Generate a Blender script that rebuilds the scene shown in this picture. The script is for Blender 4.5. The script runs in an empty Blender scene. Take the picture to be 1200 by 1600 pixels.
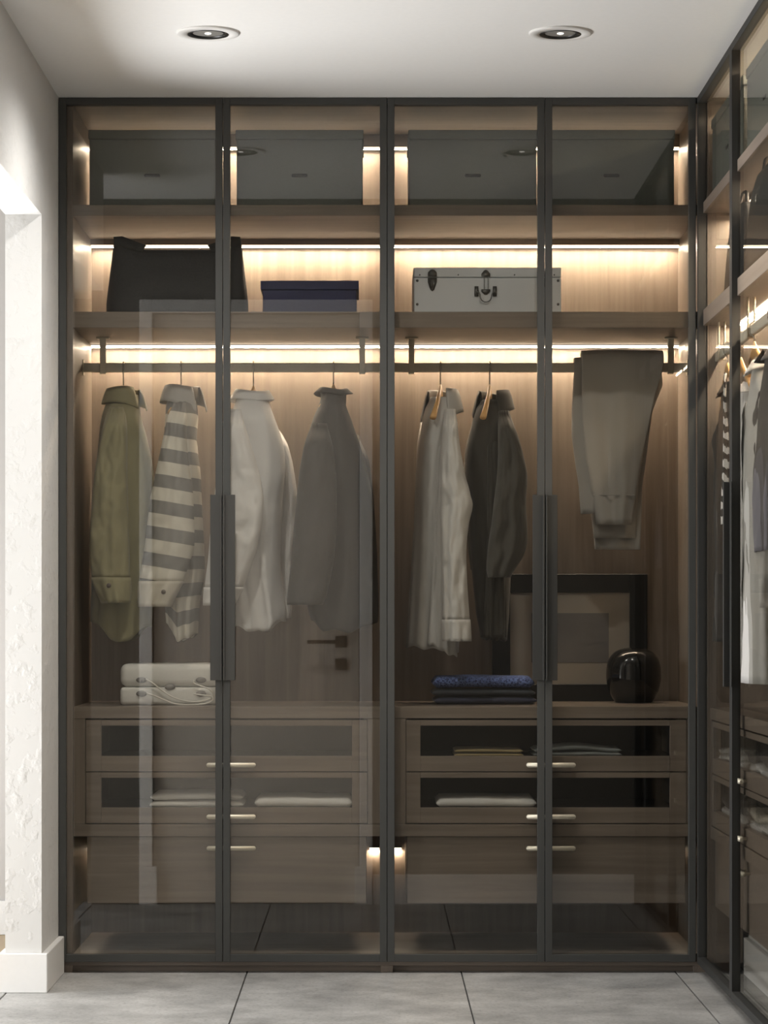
import bpy, bmesh, math, random
from mathutils import Vector, Matrix, noise

C = bpy.context.scene.collection
PI = math.pi
rnd = random.Random(7)

# ------------------------------------------------------------------ camera, world, lights, exposure
DIST = 8.0          # camera distance from the front face of the wardrobe doors
PPM = 520.0         # pixels per metre on that face
EYE = 1.065         # eye height
cam_d = bpy.data.cameras.new('camera')
cam = bpy.data.objects.new('camera', cam_d); C.objects.link(cam)
cam.location = (0, -DIST, EYE); cam.rotation_euler = (PI/2, 0, 0)
cam_d.sensor_fit = 'VERTICAL'; cam_d.sensor_height = 36.0
cam_d.lens = PPM*DIST/1600*36
cam_d.shift_x = (600-578)/1600
cam_d.shift_y = (967-800)/1600
cam_d.clip_start = 6.50   # the dressing room is narrow: the camera stands back beyond its rear wall
cam_d.clip_end = 60
sc = bpy.context.scene
sc.camera = cam
sc.view_settings.view_transform = 'Standard'
sc.view_settings.look = 'None'
sc.view_settings.gamma = 1
sc.view_settings.use_curve_mapping = False
sc.view_settings.exposure = 0.28
world = bpy.data.worlds.new('world'); sc.world = world
world.use_nodes = True
world.node_tree.nodes['Background'].inputs[0].default_value = (0.75, 0.8, 0.85, 1)
world.node_tree.nodes['Background'].inputs[1].default_value = 0.3

def area_light(name, loc, rot, sx, sy, energy, color):
    d = bpy.data.lights.new(name, 'AREA'); d.shape = 'RECTANGLE'
    d.size = sx; d.size_y = sy; d.energy = energy; d.color = color
    o = bpy.data.objects.new(name, d); C.objects.link(o)
    o.location = loc; o.rotation_euler = rot
    return o
# daylight of the neighbouring room's window, coming in through the wide opening in the left wall, and two added fill lamps
def aim(loc, to): return (Vector(to)-Vector(loc)).to_track_quat('-Z', 'Y').to_euler()
area_light('window_light', (-2.3, -1.0, 1.15), aim((-2.3, -1.0, 1.15), (-0.4, -1.9, 1.15)), 1.0, 1.9, 16, (0.97, 0.985, 1.0))
area_light('hallway_fill_light', (-2.05, -4.3, 1.35), aim((-2.05, -4.3, 1.35), (-0.3, -0.3, 1.5)), 1.1, 2.1, 16, (0.97, 0.985, 1.0))  # added unseen fill lamp, lights jamb and left bay from the camera side
area_light('ceiling_fill_light', (-2.15, -0.58, 0.12), aim((-2.15, -0.58, 0.12), (0.0, -0.75, 2.6)), 2.0, 1.7, 124, (0.98, 0.99, 1.0))  # added upward lamp to brighten the ceiling; there is no sunlit floor
DOWNLIGHT_W = 52
LED = 245.0
LED_COL = (1.0, 0.815, 0.61)

try:
    sc.cycles.max_bounces = 10; sc.cycles.diffuse_bounces = 4; sc.cycles.glossy_bounces = 6
    sc.cycles.transparent_max_bounces = 16; sc.cycles.transmission_bounces = 6
    sc.cycles.caustics_reflective = False; sc.cycles.caustics_refractive = False
    sc.cycles.sample_clamp_indirect = 4.0
    sc.cycles.use_denoising = True
except Exception: pass

# measurement helpers: a photograph coordinate and a depth (y) give a real position
def MX(px, y): return (px-578)/PPM*(1+y/DIST)
def MZ(py, y): return EYE+(967-py)/PPM*(1+y/DIST)

# ------------------------------------------------------------------ materials
def mat_new(name):
    m = bpy.data.materials.new(name); m.use_nodes = True
    return m, m.node_tree.nodes, m.node_tree.links, m.node_tree.nodes['Principled BSDF']

def bump_from(n, l, b, sock, strength, dist):
    bp = n.new('ShaderNodeBump'); bp.inputs['Strength'].default_value = strength; bp.inputs['Distance'].default_value = dist
    l.new(sock, bp.inputs['Height']); l.new(bp.outputs[0], b.inputs['Normal'])

def plain(name, col, rough=0.5, metal=0.0, bump=0.0, scale=80, var=0.0):
    m, n, l, b = mat_new(name)
    b.inputs['Roughness'].default_value = rough; b.inputs['Metallic'].default_value = metal
    tc = n.new('ShaderNodeTexCoord'); nz = n.new('ShaderNodeTexNoise')
    nz.inputs['Scale'].default_value = scale; nz.inputs['Detail'].default_value = 5
    l.new(tc.outputs['Object'], nz.inputs['Vector'])
    rp = n.new('ShaderNodeValToRGB')
    v = var
    rp.color_ramp.elements[0].position = 0.3; rp.color_ramp.elements[1].position = 0.7
    rp.color_ramp.elements[0].color = tuple(c*(1-v) for c in col)+(1,)
    rp.color_ramp.elements[1].color = tuple(min(1, c*(1+v)) for c in col)+(1,)
    l.new(nz.outputs['Fac'], rp.inputs[0]); l.new(rp.outputs[0], b.inputs['Base Color'])
    if bump: bump_from(n, l, b, nz.outputs['Fac'], bump, 0.004)
    return m

def wood(name, col, grain='Z', rough=0.42, contrast=0.22):
    m, n, l, b = mat_new(name)
    tc = n.new('ShaderNodeTexCoord'); mp = n.new('ShaderNodeMapping')
    s = [26, 26, 26]; s['XYZ'.index(grain)] = 1.1
    mp.inputs['Scale'].default_value = s
    l.new(tc.outputs['Object'], mp.inputs['Vector'])
    nz = n.new('ShaderNodeTexNoise'); nz.inputs['Scale'].default_value = 1.6; nz.inputs['Detail'].default_value = 7
    nz.inputs['Roughness'].default_value = 0.62; nz.inputs['Distortion'].default_value = 0.35
    l.new(mp.outputs[0], nz.inputs['Vector'])
    rp = n.new('ShaderNodeValToRGB')
    for e, p, f in zip(rp.color_ramp.elements, (0.28, 0.72), (1-contrast, 1+contrast)):
        e.position = p; e.color = tuple(c*f for c in col)+(1,)
    l.new(nz.outputs['Fac'], rp.inputs[0]); l.new(rp.outputs[0], b.inputs['Base Color'])
    b.inputs['Roughness'].default_value = rough
    bump_from(n, l, b, nz.outputs['Fac'], 0.12, 0.002)
    return m

def fabric(name, col, rough=0.85, weave=900, var=0.06, sheen=0.15):
    m, n, l, b = mat_new(name)
    tc = n.new('ShaderNodeTexCoord')
    nz = n.new('ShaderNodeTexNoise'); nz.inputs['Scale'].default_value = 14; nz.inputs['Detail'].default_value = 6
    l.new(tc.outputs['Object'], nz.inputs['Vector'])
    rp = n.new('ShaderNodeValToRGB')
    rp.color_ramp.elements[0].color = tuple(c*(1-var) for c in col)+(1,)
    rp.color_ramp.elements[1].color = tuple(min(1, c*(1+var)) for c in col)+(1,)
    l.new(nz.outputs['Fac'], rp.inputs[0]); l.new(rp.outputs[0], b.inputs['Base Color'])
    n2 = n.new('ShaderNodeTexNoise'); n2.inputs['Scale'].default_value = weave; n2.inputs['Detail'].default_value = 2
    l.new(tc.outputs['Object'], n2.inputs['Vector'])
    bump_from(n, l, b, n2.outputs['Fac'], 0.18, 0.001)
    b.inputs['Roughness'].default_value = rough
    b.inputs['Sheen Weight'].default_value = sheen
    return m

def striped_fabric(name, a, b_, period, uvaxis='Y', offset=0.0, distort=0.0):
    m, n, l, b = mat_new(name)
    uv = n.new('ShaderNodeUVMap'); sp = n.new('ShaderNodeSeparateXYZ')
    l.new(uv.outputs[0], sp.inputs[0])
    src = sp.outputs[uvaxis]
    if distort:
        nz = n.new('ShaderNodeTexNoise'); nz.inputs['Scale'].default_value = 30
        l.new(uv.outputs[0], nz.inputs['Vector'])
        ma = n.new('ShaderNodeMath'); ma.operation = 'MULTIPLY_ADD'; ma.inputs[1].default_value = distort
        l.new(nz.outputs['Fac'], ma.inputs[0]); l.new(src, ma.inputs[2]); src = ma.outputs[0]
    ad = n.new('ShaderNodeMath'); ad.operation = 'ADD'; ad.inputs[1].default_value = offset+10*period
    l.new(src, ad.inputs[0])
    md = n.new('ShaderNodeMath'); md.operation = 'MODULO'; md.inputs[1].default_value = period
    l.new(ad.outputs[0], md.inputs[0])
    gt = n.new('ShaderNodeMath'); gt.operation = 'GREATER_THAN'; gt.inputs[1].default_value = period/2
    l.new(md.outputs[0], gt.inputs[0])
    mx = n.new('ShaderNodeMix'); mx.data_type = 'RGBA'
    mx.inputs[6].default_value = tuple(a)+(1,); mx.inputs[7].default_value = tuple(b_)+(1,)
    l.new(gt.outputs[0], mx.inputs[0]); l.new(mx.outputs[2], b.inputs['Base Color'])
    b.inputs['Roughness'].default_value = 0.85
    return m

def glass_mat(name, tint, refl=1.0, f0=0.04):
    # clear architectural pane: tinted see-through plus a mirror reflection that grows towards grazing angles (Schlick)
    m = bpy.data.materials.new(name); m.use_nodes = True
    n = m.node_tree.nodes; l = m.node_tree.links; n.clear()
    out = n.new('ShaderNodeOutputMaterial'); mix = n.new('ShaderNodeMixShader')
    tr = n.new('ShaderNodeBsdfTransparent'); tr.inputs[0].default_value = tuple(tint)+(1,)
    gl = n.new('ShaderNodeBsdfGlossy'); gl.inputs['Roughness'].default_value = 0.0
    gl.inputs['Color'].default_value = (1, 1, 1, 1)
    lw = n.new('ShaderNodeLayerWeight'); lw.inputs['Blend'].default_value = 0.5
    pw = n.new('ShaderNodeMath'); pw.operation = 'POWER'; pw.inputs[1].default_value = 5
    l.new(lw.outputs['Facing'], pw.inputs[0])
    ma = n.new('ShaderNodeMath'); ma.operation = 'MULTIPLY_ADD'
    ma.inputs[1].default_value = (1-f0)*refl; ma.inputs[2].default_value = f0
    l.new(pw.outputs[0], ma.inputs[0]); l.new(ma.outputs[0], mix.inputs[0])
    l.new(tr.outputs[0], mix.inputs[1]); l.new(gl.outputs[0], mix.inputs[2]); l.new(mix.outputs[0], out.inputs[0])
    return m

def emit(name, col, s):
    m = bpy.data.materials.new(name); m.use_nodes = True
    n = m.node_tree.nodes; l = m.node_tree.links; n.clear()
    out = n.new('ShaderNodeOutputMaterial'); e = n.new('ShaderNodeEmission')
    e.inputs[0].default_value = tuple(col)+(1,); e.inputs[1].default_value = s
    l.new(e.outputs[0], out.inputs[0])
    return m

def concrete(name):
    m, n, l, b = mat_new(name)
    tc = n.new('ShaderNodeTexCoord')
    mp = n.new('ShaderNodeMapping'); mp.inputs['Scale'].default_value = (1, 1.0, 1)
    l.new(tc.outputs['Object'], mp.inputs['Vector'])
    a = n.new('ShaderNodeTexNoise'); a.inputs['Scale'].default_value = 4.2; a.inputs['Detail'].default_value = 9; a.inputs['Roughness'].default_value = 0.68
    c = n.new('ShaderNodeTexNoise'); c.inputs['Scale'].default_value = 95; c.inputs['Detail'].default_value = 4
    l.new(mp.outputs[0], a.inputs['Vector']); l.new(mp.outputs[0], c.inputs['Vector'])
    r1 = n.new('ShaderNodeValToRGB')
    r1.color_ramp.elements[0].position = 0.32; r1.color_ramp.elements[0].color = (0.25, 0.247, 0.24, 1)
    r1.color_ramp.elements[1].position = 0.70; r1.color_ramp.elements[1].color = (0.54, 0.535, 0.52, 1)
    l.new(a.outputs['Fac'], r1.inputs[0])
    r2 = n.new('ShaderNodeValToRGB')
    r2.color_ramp.elements[0].position = 0.33; r2.color_ramp.elements[0].color = (0.72, 0.72, 0.72, 1)
    r2.color_ramp.elements[1].position = 0.5; r2.color_ramp.elements[1].color = (1, 1, 1, 1)
    l.new(c.outputs['Fac'], r2.inputs[0])
    mx = n.new('ShaderNodeMix'); mx.data_type = 'RGBA'; mx.blend_type = 'MULTIPLY'; mx.inputs[0].default_value = 0.8
    l.new(r1.outputs[0], mx.inputs[6]); l.new(r2.outputs[0], mx.inputs[7])
    l.new(mx.outputs[2], b.inputs['Base Color'])
    b.inputs['Roughness'].default_value = 0.55
    bump_from(n, l, b, c.outputs['Fac'], 0.1, 0.002)
    return m

def plaster(name, col, strength=0.5):
    m, n, l, b = mat_new(name)
    tc = n.new('ShaderNodeTexCoord')
    a = n.new('ShaderNodeTexNoise'); a.inputs['Scale'].default_value = 26; a.inputs['Detail'].default_value = 6
    l.new(tc.outputs['Object'], a.inputs['Vector'])
    r = n.new('ShaderNodeValToRGB'); r.color_ramp.elements[0].position = 0.5; r.color_ramp.elements[1].position = 0.72
    l.new(a.outputs['Fac'], r.inputs[0])
    bump_from(n, l, b, r.outputs[0], strength, 0.003)
    b.inputs['Base Color'].default_value = tuple(col)+(1,)
    b.inputs['Roughness'].default_value = 0.85
    return m

def knit(name, a, b_):
    m, n, l, b = mat_new(name)
    tc = n.new('ShaderNodeTexCoord')
    v = n.new('ShaderNodeTexVoronoi'); v.inputs['Scale'].default_value = 170
    l.new(tc.outputs['Object'], v.inputs['Vector'])
    r = n.new('ShaderNodeValToRGB')
    r.color_ramp.elements[0].position = 0.25; r.color_ramp.elements[0].color = tuple(b_)+(1,)
    r.color_ramp.elements[1].position = 0.6; r.color_ramp.elements[1].color = tuple(a)+(1,)
    l.new(v.outputs['Distance'], r.inputs[0]); l.new(r.outputs[0], b.inputs['Base Color'])
    bump_from(n, l, b, v.outputs['Distance'], 0.6, 0.004)
    b.inputs['Roughness'].default_value = 0.9
    return m

WCOL = (0.200, 0.162, 0.132)
M = dict(
    wood_v=wood('walnut_vertical', WCOL, 'Z'),
    wood_x=wood('walnut_across', WCOL, 'X'),
    wood_y=wood('walnut_lengthwise', WCOL, 'Y'),
    metal=plain('anthracite_metal', (0.050, 0.051, 0.048), 0.62, 0.0, 0.02, 300, 0.03),
    pull=plain('anthracite_pull', (0.060, 0.060, 0.057), 0.36, 0.3, 0.02, 300, 0.03),
    glass=glass_mat('smoked_glass', (0.86, 0.855, 0.835), 0.38),
    drawer_glass=glass_mat('drawer_glass', (0.97, 0.97, 0.965)),
    drawer_lining=plain('drawer_lining', (0.035, 0.032, 0.029), 0.7),
    brass=plain('champagne_metal', (0.70, 0.65, 0.53), 0.4, 0.45, 0.02, 300, 0.04),
    rail=plain('bronze_rail', (0.70, 0.67, 0.58), 0.4, 0.0, 0.02, 300, 0.05),
    chrome=plain('steel_wire', (0.45, 0.42, 0.38), 0.25, 1.0),
    beech=wood('beech', (0.62, 0.36, 0.14), 'Z', 0.4, 0.15),
    led=emit('led_diffuser', LED_COL, LED),
    led_edge=emit('led_edge', LED_COL, 5.0),
    ceiling=plain('ceiling_paint', (0.90, 0.895, 0.88), 0.9, 0, 0.02, 60, 0.01),
    wall=plaster('wall_plaster', (0.67, 0.665, 0.65), 0.6),
    wall_back=plain('rear_wall_paint', (0.13, 0.12, 0.105), 0.85, 0, 0.05, 60, 0.02),
    white=plain('white_paint', (0.82, 0.81, 0.79), 0.45, 0, 0.02, 60, 0.01),
    concrete=concrete('concrete_tile'),
    grout=plain('dark_grout', (0.10, 0.10, 0.098), 0.9),
    oak=wood('oak_floor', (0.40, 0.30, 0.18), 'Y', 0.45, 0.15),
    door=plain('door_paint', (0.62, 0.57, 0.51), 0.5, 0, 0.02, 60, 0.02),
    black=plain('black_metal', (0.012, 0.012, 0.012), 0.4, 0.2),
    box_grey=plain('storage_box_felt', (0.19, 0.205, 0.185), 0.8, 0, 0.1, 200, 0.05),
    slot=plain('slot_shade', (0.012, 0.012, 0.011), 0.8),  # near-black colour stands in for the shade inside the finger slots
    leather=plain('black_leather', (0.022, 0.022, 0.023), 0.62, 0, 0.25, 160, 0.15),
    blue=plain('blue_card', (0.032, 0.037, 0.115), 0.6, 0, 0.08, 200, 0.06),
    case_white=plain('white_leather', (0.74, 0.77, 0.80), 0.5, 0, 0.1, 250, 0.03),
    steel=plain('aged_steel', (0.16, 0.16, 0.155), 0.4, 0.8, 0.05, 120, 0.2),
    cream=plain('cream_case', (0.74, 0.73, 0.69), 0.5, 0, 0.06, 120, 0.03),
    disc=plain('grey_disc', (0.22, 0.21, 0.20), 0.4, 0.3, 0, 100, 0.2),
    cord=plain('white_cord', (0.80, 0.78, 0.72), 0.7, 0, 0.2, 400, 0.05),
    vase=plain('black_glaze', (0.010, 0.010, 0.010), 0.12),
    mat=plain('picture_mat', (0.50, 0.45, 0.39), 0.8, 0, 0.02, 60, 0.01),
    art=plain('grey_print', (0.26, 0.25, 0.245), 0.8, 0, 0.0, 6, 0.12),
    olive=fabric('olive_cotton', (0.29, 0.265, 0.155)),
    stripes=striped_fabric('striped_cotton', (0.62, 0.585, 0.50), (0.19, 0.185, 0.17), 0.0800, 'Y'),
    white_f=fabric('white_cotton', (0.72, 0.71, 0.70)),
    charcoal=fabric('charcoal_wool', (0.062, 0.058, 0.054)),
    pale_grey=fabric('pale_grey_linen', (0.55, 0.54, 0.52)),
    khaki_dark=fabric('dark_olive_velvet', (0.034, 0.030, 0.022), 0.75, 900, 0.1, 0.2),
    taupe=fabric('taupe_jersey', (0.43, 0.41, 0.385)),
    navy=fabric('navy_cotton', (0.040, 0.045, 0.085)),
    slate=fabric('slate_cotton', (0.050, 0.058, 0.070)),
    knit=knit('blue_knit', (0.15, 0.22, 0.50), (0.025, 0.035, 0.12)),
    mustard=fabric('mustard_cloth', (0.42, 0.33, 0.17)),
    umber=fabric('umber_wool', (0.024, 0.019, 0.016)),
    towel=fabric('white_towelling', (0.86, 0.85, 0.83)),
    metal_dark=plain('darker_frame_metal', (0.024, 0.024, 0.022), 0.6, 0.0, 0.02, 300, 0.03),  # darker copy of the frame metal, for the right wardrobe only
    zebra=striped_fabric('black_white_stripe', (0.65, 0.64, 0.62), (0.015, 0.015, 0.017), 0.042, 'Y', 0, 0.03),
    bluegrey=fabric('blue_grey_shirting', (0.30, 0.33, 0.34)),
    plum=fabric('dark_plum_wool', (0.035, 0.030, 0.034)),
    sand=fabric('sand_cloth', (0.52, 0.48, 0.40)),
    button=plain('brown_button', (0.10, 0.075, 0.06), 0.35),
    bezel=plain('black_bezel', (0.012, 0.012, 0.011), 0.35),
    reflector=plain('lamp_reflector', (0.34, 0.33, 0.31), 0.3, 0.2),
    lamp=emit('lamp_glow', (1.0, 0.95, 0.88), 3.0),
)

# ------------------------------------------------------------------ geometry helpers
class MB:
    def __init__(self): self.bm = bmesh.new(); self.uv = None
    def box(self, x0, x1, y0, y1, z0, z1, bevel=0.0, seg=1):
        t = bmesh.new()
        bmesh.ops.create_cube(t, size=1)
        for v in t.verts:
            v.co = Vector((x0+(v.co.x+.5)*(x1-x0), y0+(v.co.y+.5)*(y1-y0), z0+(v.co.z+.5)*(z1-z0)))
        if bevel: bmesh.ops.bevel(t, geom=list(t.edges), offset=bevel, segments=seg, profile=0.5, affect='EDGES')
        self.merge(t); return self
    def merge(self, t, mtx=None):
        me = bpy.data.meshes.new('t'); 
        if mtx is not None: bmesh.ops.transform(t, matrix=mtx, verts=list(t.verts))
        t.to_mesh(me); t.free(); self.bm.from_mesh(me); bpy.data.meshes.remove(me)
    def grid(self, rows, closed=False, uvs=None, cap=False):
        """rows of points -> quads; closed joins the last column to the first"""
        bm = self.bm
        vs = [[bm.verts.new(p) for p in r] for r in rows]
        uvl = bm.loops.layers.uv.verify() if uvs else None
        n = len(rows[0])
        for i in range(len(rows)-1):
            for j in range(n if closed else n-1):
                k = (j+1) % n
                try: f = bm.faces.new((vs[i][j], vs[i][k], vs[i+1][k], vs[i+1][j]))
                except ValueError: continue
                f.smooth = True
                if uvs:
                    for lp, (a, b) in zip(f.loops, ((i, j), (i, k), (i+1, k), (i+1, j))):
                        lp[uvl].uv = uvs[a][b]
        if cap:
            for r, rev in ((vs[0], True), (vs[-1], False)):
                f = bm.faces.new(list(reversed(r)) if rev else r); f.smooth = True
        return self
    def lathe(self, prof, cx, cy, n=32, axis='Z', cz=0):
        rows = []
        for r, h in prof:
            row = []
            for j in range(n):
                a = 2*PI*j/n
                if axis == 'Z': row.append((cx+r*math.cos(a), cy+r*math.sin(a), h))
                else: row.append((cx+r*math.cos(a), h, cz+r*math.sin(a)))
            rows.append(row)
        return self.grid(rows, closed=True)
    def tube(self, pts, r, n=8):
        rows = []
        P = [Vector(p) for p in pts]
        up = Vector((0, 0, 1))
        for i, p in enumerate(P):
            t = (P[min(i+1, len(P)-1)]-P[max(i-1, 0)]).normalized()
            ref = Vector((1, 0, 0)) if abs(t.z) > 0.9 else up
            if i == 0: s = t.cross(ref).normalized()
            else: s = (s - t*s.dot(t)).normalized()
            q = t.cross(s)
            rr = r[i] if isinstance(r, (list, tuple)) else r
            rows.append([p+s*rr*math.cos(2*PI*j/n)+q*rr*math.sin(2*PI*j/n) for j in range(n)])
        return self.grid(rows, closed=True, cap=True)
    def build(self, name, m, parent=None, solid=0.0, smooth=False):
        me = bpy.data.meshes.new(name)
        bmesh.ops.recalc_face_normals(self.bm, faces=list(self.bm.faces))
        off = Vector((0, 0, 0))
        p = parent
        if p is not None and p.get('_abs'):
            off = Vector(p['_abs'])
            bmesh.ops.translate(self.bm, vec=-off, verts=list(self.bm.verts))
        if smooth:
            for f in self.bm.faces: f.smooth = True
        self.bm.to_mesh(me); self.bm.free()
        me.materials.append(M[m] if isinstance(m, str) else m)
        o = bpy.data.objects.new(name, me); C.objects.link(o)
        if parent is not None:
            o.parent = parent
            if p.get('_abs'): o['_abs'] = (0.0, 0.0, 0.0); o['_abs'] = tuple(off)
        if solid:
            md = o.modifiers.new('thickness', 'SOLIDIFY'); md.thickness = solid; md.offset = 0
        return o

def spline(pts, n):
    """Catmull-Rom through points"""
    P = [Vector(p) for p in pts]; out = []
    m = len(P)-1
    for i in range(n):
        u = i/(n-1)*m; k = min(int(u), m-1); t = u-k
        p0, p1, p2, p3 = P[max(k-1, 0)], P[k], P[k+1], P[min(k+2, m)]
        out.append(0.5*((2*p1)+(p2-p0)*t+(2*p0-5*p1+4*p2-p3)*t*t+(3*p1-p0-3*p2+p3)*t**3))
    return out

def lerp_table(tab, x):
    if x <= tab[0][0]: return tab[0][1:]
    for a, b in zip(tab, tab[1:]):
        if x <= b[0]:
            t = (x-a[0])/(b[0]-a[0]); t = t*t*(3-2*t)*0.5+t*0.5
            return tuple(p+(q-p)*t for p, q in zip(a[1:], b[1:]))
    return tab[-1][1:]

def tag(o, label=None, cat=None, group=None, kind=None):
    if label: o['label'] = label
    if cat: o['category'] = cat
    if group: o['group'] = group
    if kind: o['kind'] = kind
    return o

def thing(name, loc, label, cat, group=None, rz=0.0, absolute=True):
    o = bpy.data.objects.new(name, None); C.objects.link(o)
    o.empty_display_size = 0.05
    o.location = loc; o.rotation_euler = (0, 0, rz)
    if absolute: o['_abs'] = tuple(loc)
    return tag(o, label, cat, group)

def struct(name, mb, m, parent=None):
    o = mb.build(name, m, parent)
    if parent is None: o['kind'] = 'structure'
    return o

# ------------------------------------------------------------------ room shell
XL, XR = MX(91, 0), 1.135          # faces of the left wall and of the right wall
ZC = MZ(152, 0)                    # ceiling height
YB = -1.90                         # rear wall face
YF = 0.605                         # wall face behind the wardrobe
JY = -0.405                        # far jamb of the opening
JY2 = -1.84                        # near jamb of the opening
ZH = 2.219                         # head of the opening
XLo = XL-0.104

fl = struct('floor', MB().box(XL-0.10, XR+0.1, YB-0.1, YF, -0.05, -0.006), 'grout')
gap = 0.0022
x0 = MX(385.5, 0)-0.646*1
cols = [x0-0.02, MX(385.5, 0), MX(721.3, 0), MX(1057, 0), MX(1057, 0)+0.646]
for i in range(4):
    a, b = cols[i], min(cols[i+1], XR)
    for (ya, yb) in ((-2.0, -1.16), (-1.16, 0.10), (0.10, YF)):
        MB().box(a+gap, b-gap, ya+gap, min(yb, YF)-gap, -0.006, 0.0, 0.0008).build('tile', 'concrete', fl)
# narrow threshold strip and the oak floor of the neighbouring room
MB().box(cols[0]-0.042, cols[0]-gap, -2.0, JY+0.3, -0.006, 0.0, 0.0008).build('tile', 'concrete', fl)
struct('floor_hallway', MB().box(-4.2, cols[0]-0.045, -5.0, 1.0, -0.05, -0.001), 'oak')
struct('ceiling', MB().box(-4.3, XR+0.1, -5.1, 1.2, ZC, ZC+0.08), 'ceiling')
w = MB()
w.box(XLo, XL, JY, YF, 0, ZC); w.box(XLo, XL, -1.32, JY, ZH, ZC)
struct('wall_left', w, 'wall')
struct('wall_right', MB().box(XR, XR+0.1, YB, YF+0.1, 0, ZC), 'wall')
struct('wall_front', MB().box(XLo, XR, YF, YF+0.1, 0, ZC), 'wall')
struct('wall_hallway_end', MB().box(-4.2, XLo, 0.99, 1.09, 0, ZC), plaster('hallway_plaster', (0.42, 0.40, 0.38), 0.1))
struct('wall_hallway_side', MB().box(-4.3, -4.2, -5.1, 1.1, 0, ZC), 'wall')
# rear wall with a door (seen as a reflection in the wardrobe glass)
RS = 1+(-2*YB/2*1.0)/DIST            # scale of the mirrored rear wall
def RX(px): return (px-578)/PPM*(1-YB/DIST)
def RZ(py): return EYE+(967-py)/PPM*(1-YB/DIST)
dx0, dx1, dz1 = RX(237), RX(562), RZ(487)
b = MB()
b.box(XLo, dx0, YB-0.1, YB, 0, ZC); b.box(dx1, XR, YB-0.1, YB, 0, ZC); b.box(dx0, dx1, YB-0.1, YB, dz1, ZC)
struct('wall_rear', b, 'wall_back')
d = MB().box(dx0+0.003, dx1-0.003, YB-0.06, YB-0.02, 0.006, dz1-0.003, 0.001).build('door_1', 'door')
d['kind'] = 'structure'
hx, hz = RX(532.5), RZ(1003)
MB().box(hx-0.022, hx+0.022, YB-0.020, YB-0.008, hz-0.022, hz+0.022, 0.001).box(hx-0.008, hx+0.008, YB-0.008, YB+0.045, hz-0.008, hz+0.008).box(hx-0.125, hx+0.010, YB+0.035, YB+0.047, hz-0.007, hz+0.007, 0.001).build('door_handle', 'black', d)
hz2 = RZ(1038.5)
MB().box(hx-0.022, hx+0.022, YB-0.020, YB-0.008, hz2-0.022, hz2+0.022, 0.001).box(hx-0.003, hx+0.003, YB-0.008, YB-0.002, hz2-0.012, hz2+0.012).build('lock_plate', 'black', d)
t = MB()
tw = 0.048
pb_ = RZ(1355)
t.box(dx0-tw, dx0, YB-0.1, YB+0.016, pb_, dz1+tw, 0.002); t.box(dx1, dx1+tw, YB-0.1, YB+0.016, pb_, dz1+tw, 0.002)
t.box(dx0, dx1, YB-0.1, YB+0.016, dz1, dz1+tw, 0.002)
struct('trim_1', t, 'white')
bz = 0.112
pb = RZ(1355)
struct('trim_2', MB().box(dx0-tw, dx0+0.018, YB-0.018, YB+0.022, 0, pb, 0.002).box(dx1-0.018, dx1+tw, YB-0.018, YB+0.022, 0, pb, 0.002), 'white')
struct('baseboard_rear', MB().box(dx1+tw, 0.985, YB, YB+0.016, 0, bz, 0.002), 'white')
s = MB()
bt = 0.018
s.box(XL, XL+bt, JY, -0.002, 0, bz, 0.002); s.box(XLo-bt, XL+bt, JY-bt, JY, 0, bz, 0.002); s.box(XLo-bt, XLo, JY, 0.985, 0, bz, 0.002)
struct('baseboard_left', s, 'white')
struct('baseboard_right', MB().box(XR-0.016, XR, YB, -0.03, 0, bz, 0.002), 'white')
struct('wall_hallway_rear', MB().box(-4.2, XLo+0.3, -5.1, -5.0, 0, ZC), 'wall_back')
struct('wall_hallway_near', MB().box(XLo, XLo+0.1, -5.0, YB-0.1, 0, ZC), 'wall_back')
struct('baseboard_hallway', MB().box(-4.2, XLo-bt-0.001, 0.972, 0.99, 0, 0.115, 0.002), 'wall')

# ------------------------------------------------------------------ front wardrobe
def led_strip(mb, parent):
    # the diffuser shines downward; its front edge only glows
    o = mb.build('light_strip', 'led_edge', parent)
    o.data.materials.append(M['led'])
    for p in o.data.polygons:
        if p.normal.z < -0.9: p.material_index = 1
    return o
YD0, YD1 = 0.0, 0.024              # door thickness
YC = 0.028                         # carcass front
YK = 0.572                         # face of the back panel
XA0, XA1 = XL+0.002, MX(114, YC)
XB0, XB1 = MX(595, YC), MX(614, YC)
XC0, XC1 = MX(1092, YC), MX(1092, YC)+0.036
ZT = MZ(163, YC)                   # underside of the top panel
ZA0, ZA1 = MZ(337, YC), MZ(320, YC)
ZB0, ZB1 = MZ(512, YC), MZ(487, YC)
ZF = MZ(1490, YC)                  # top of the base panel
ZP = 0.034
ZDT, ZDB = MZ(152.5, 0), MZ(1503, 0)
wr = thing('wardrobe', (XB0+0.018, 0.3, 0), 'wide built-in walnut wardrobe with four tall smoked-glass doors facing the camera', 'wardrobe')
for (a, c) in ((XA0, XA1), (XB0, XB1), (XC0, XC1)):
    MB().box(a, c, YC, YK+0.018, ZP, ZC-0.012, 0.0008).build('side_panel', 'wood_v', wr)
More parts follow.
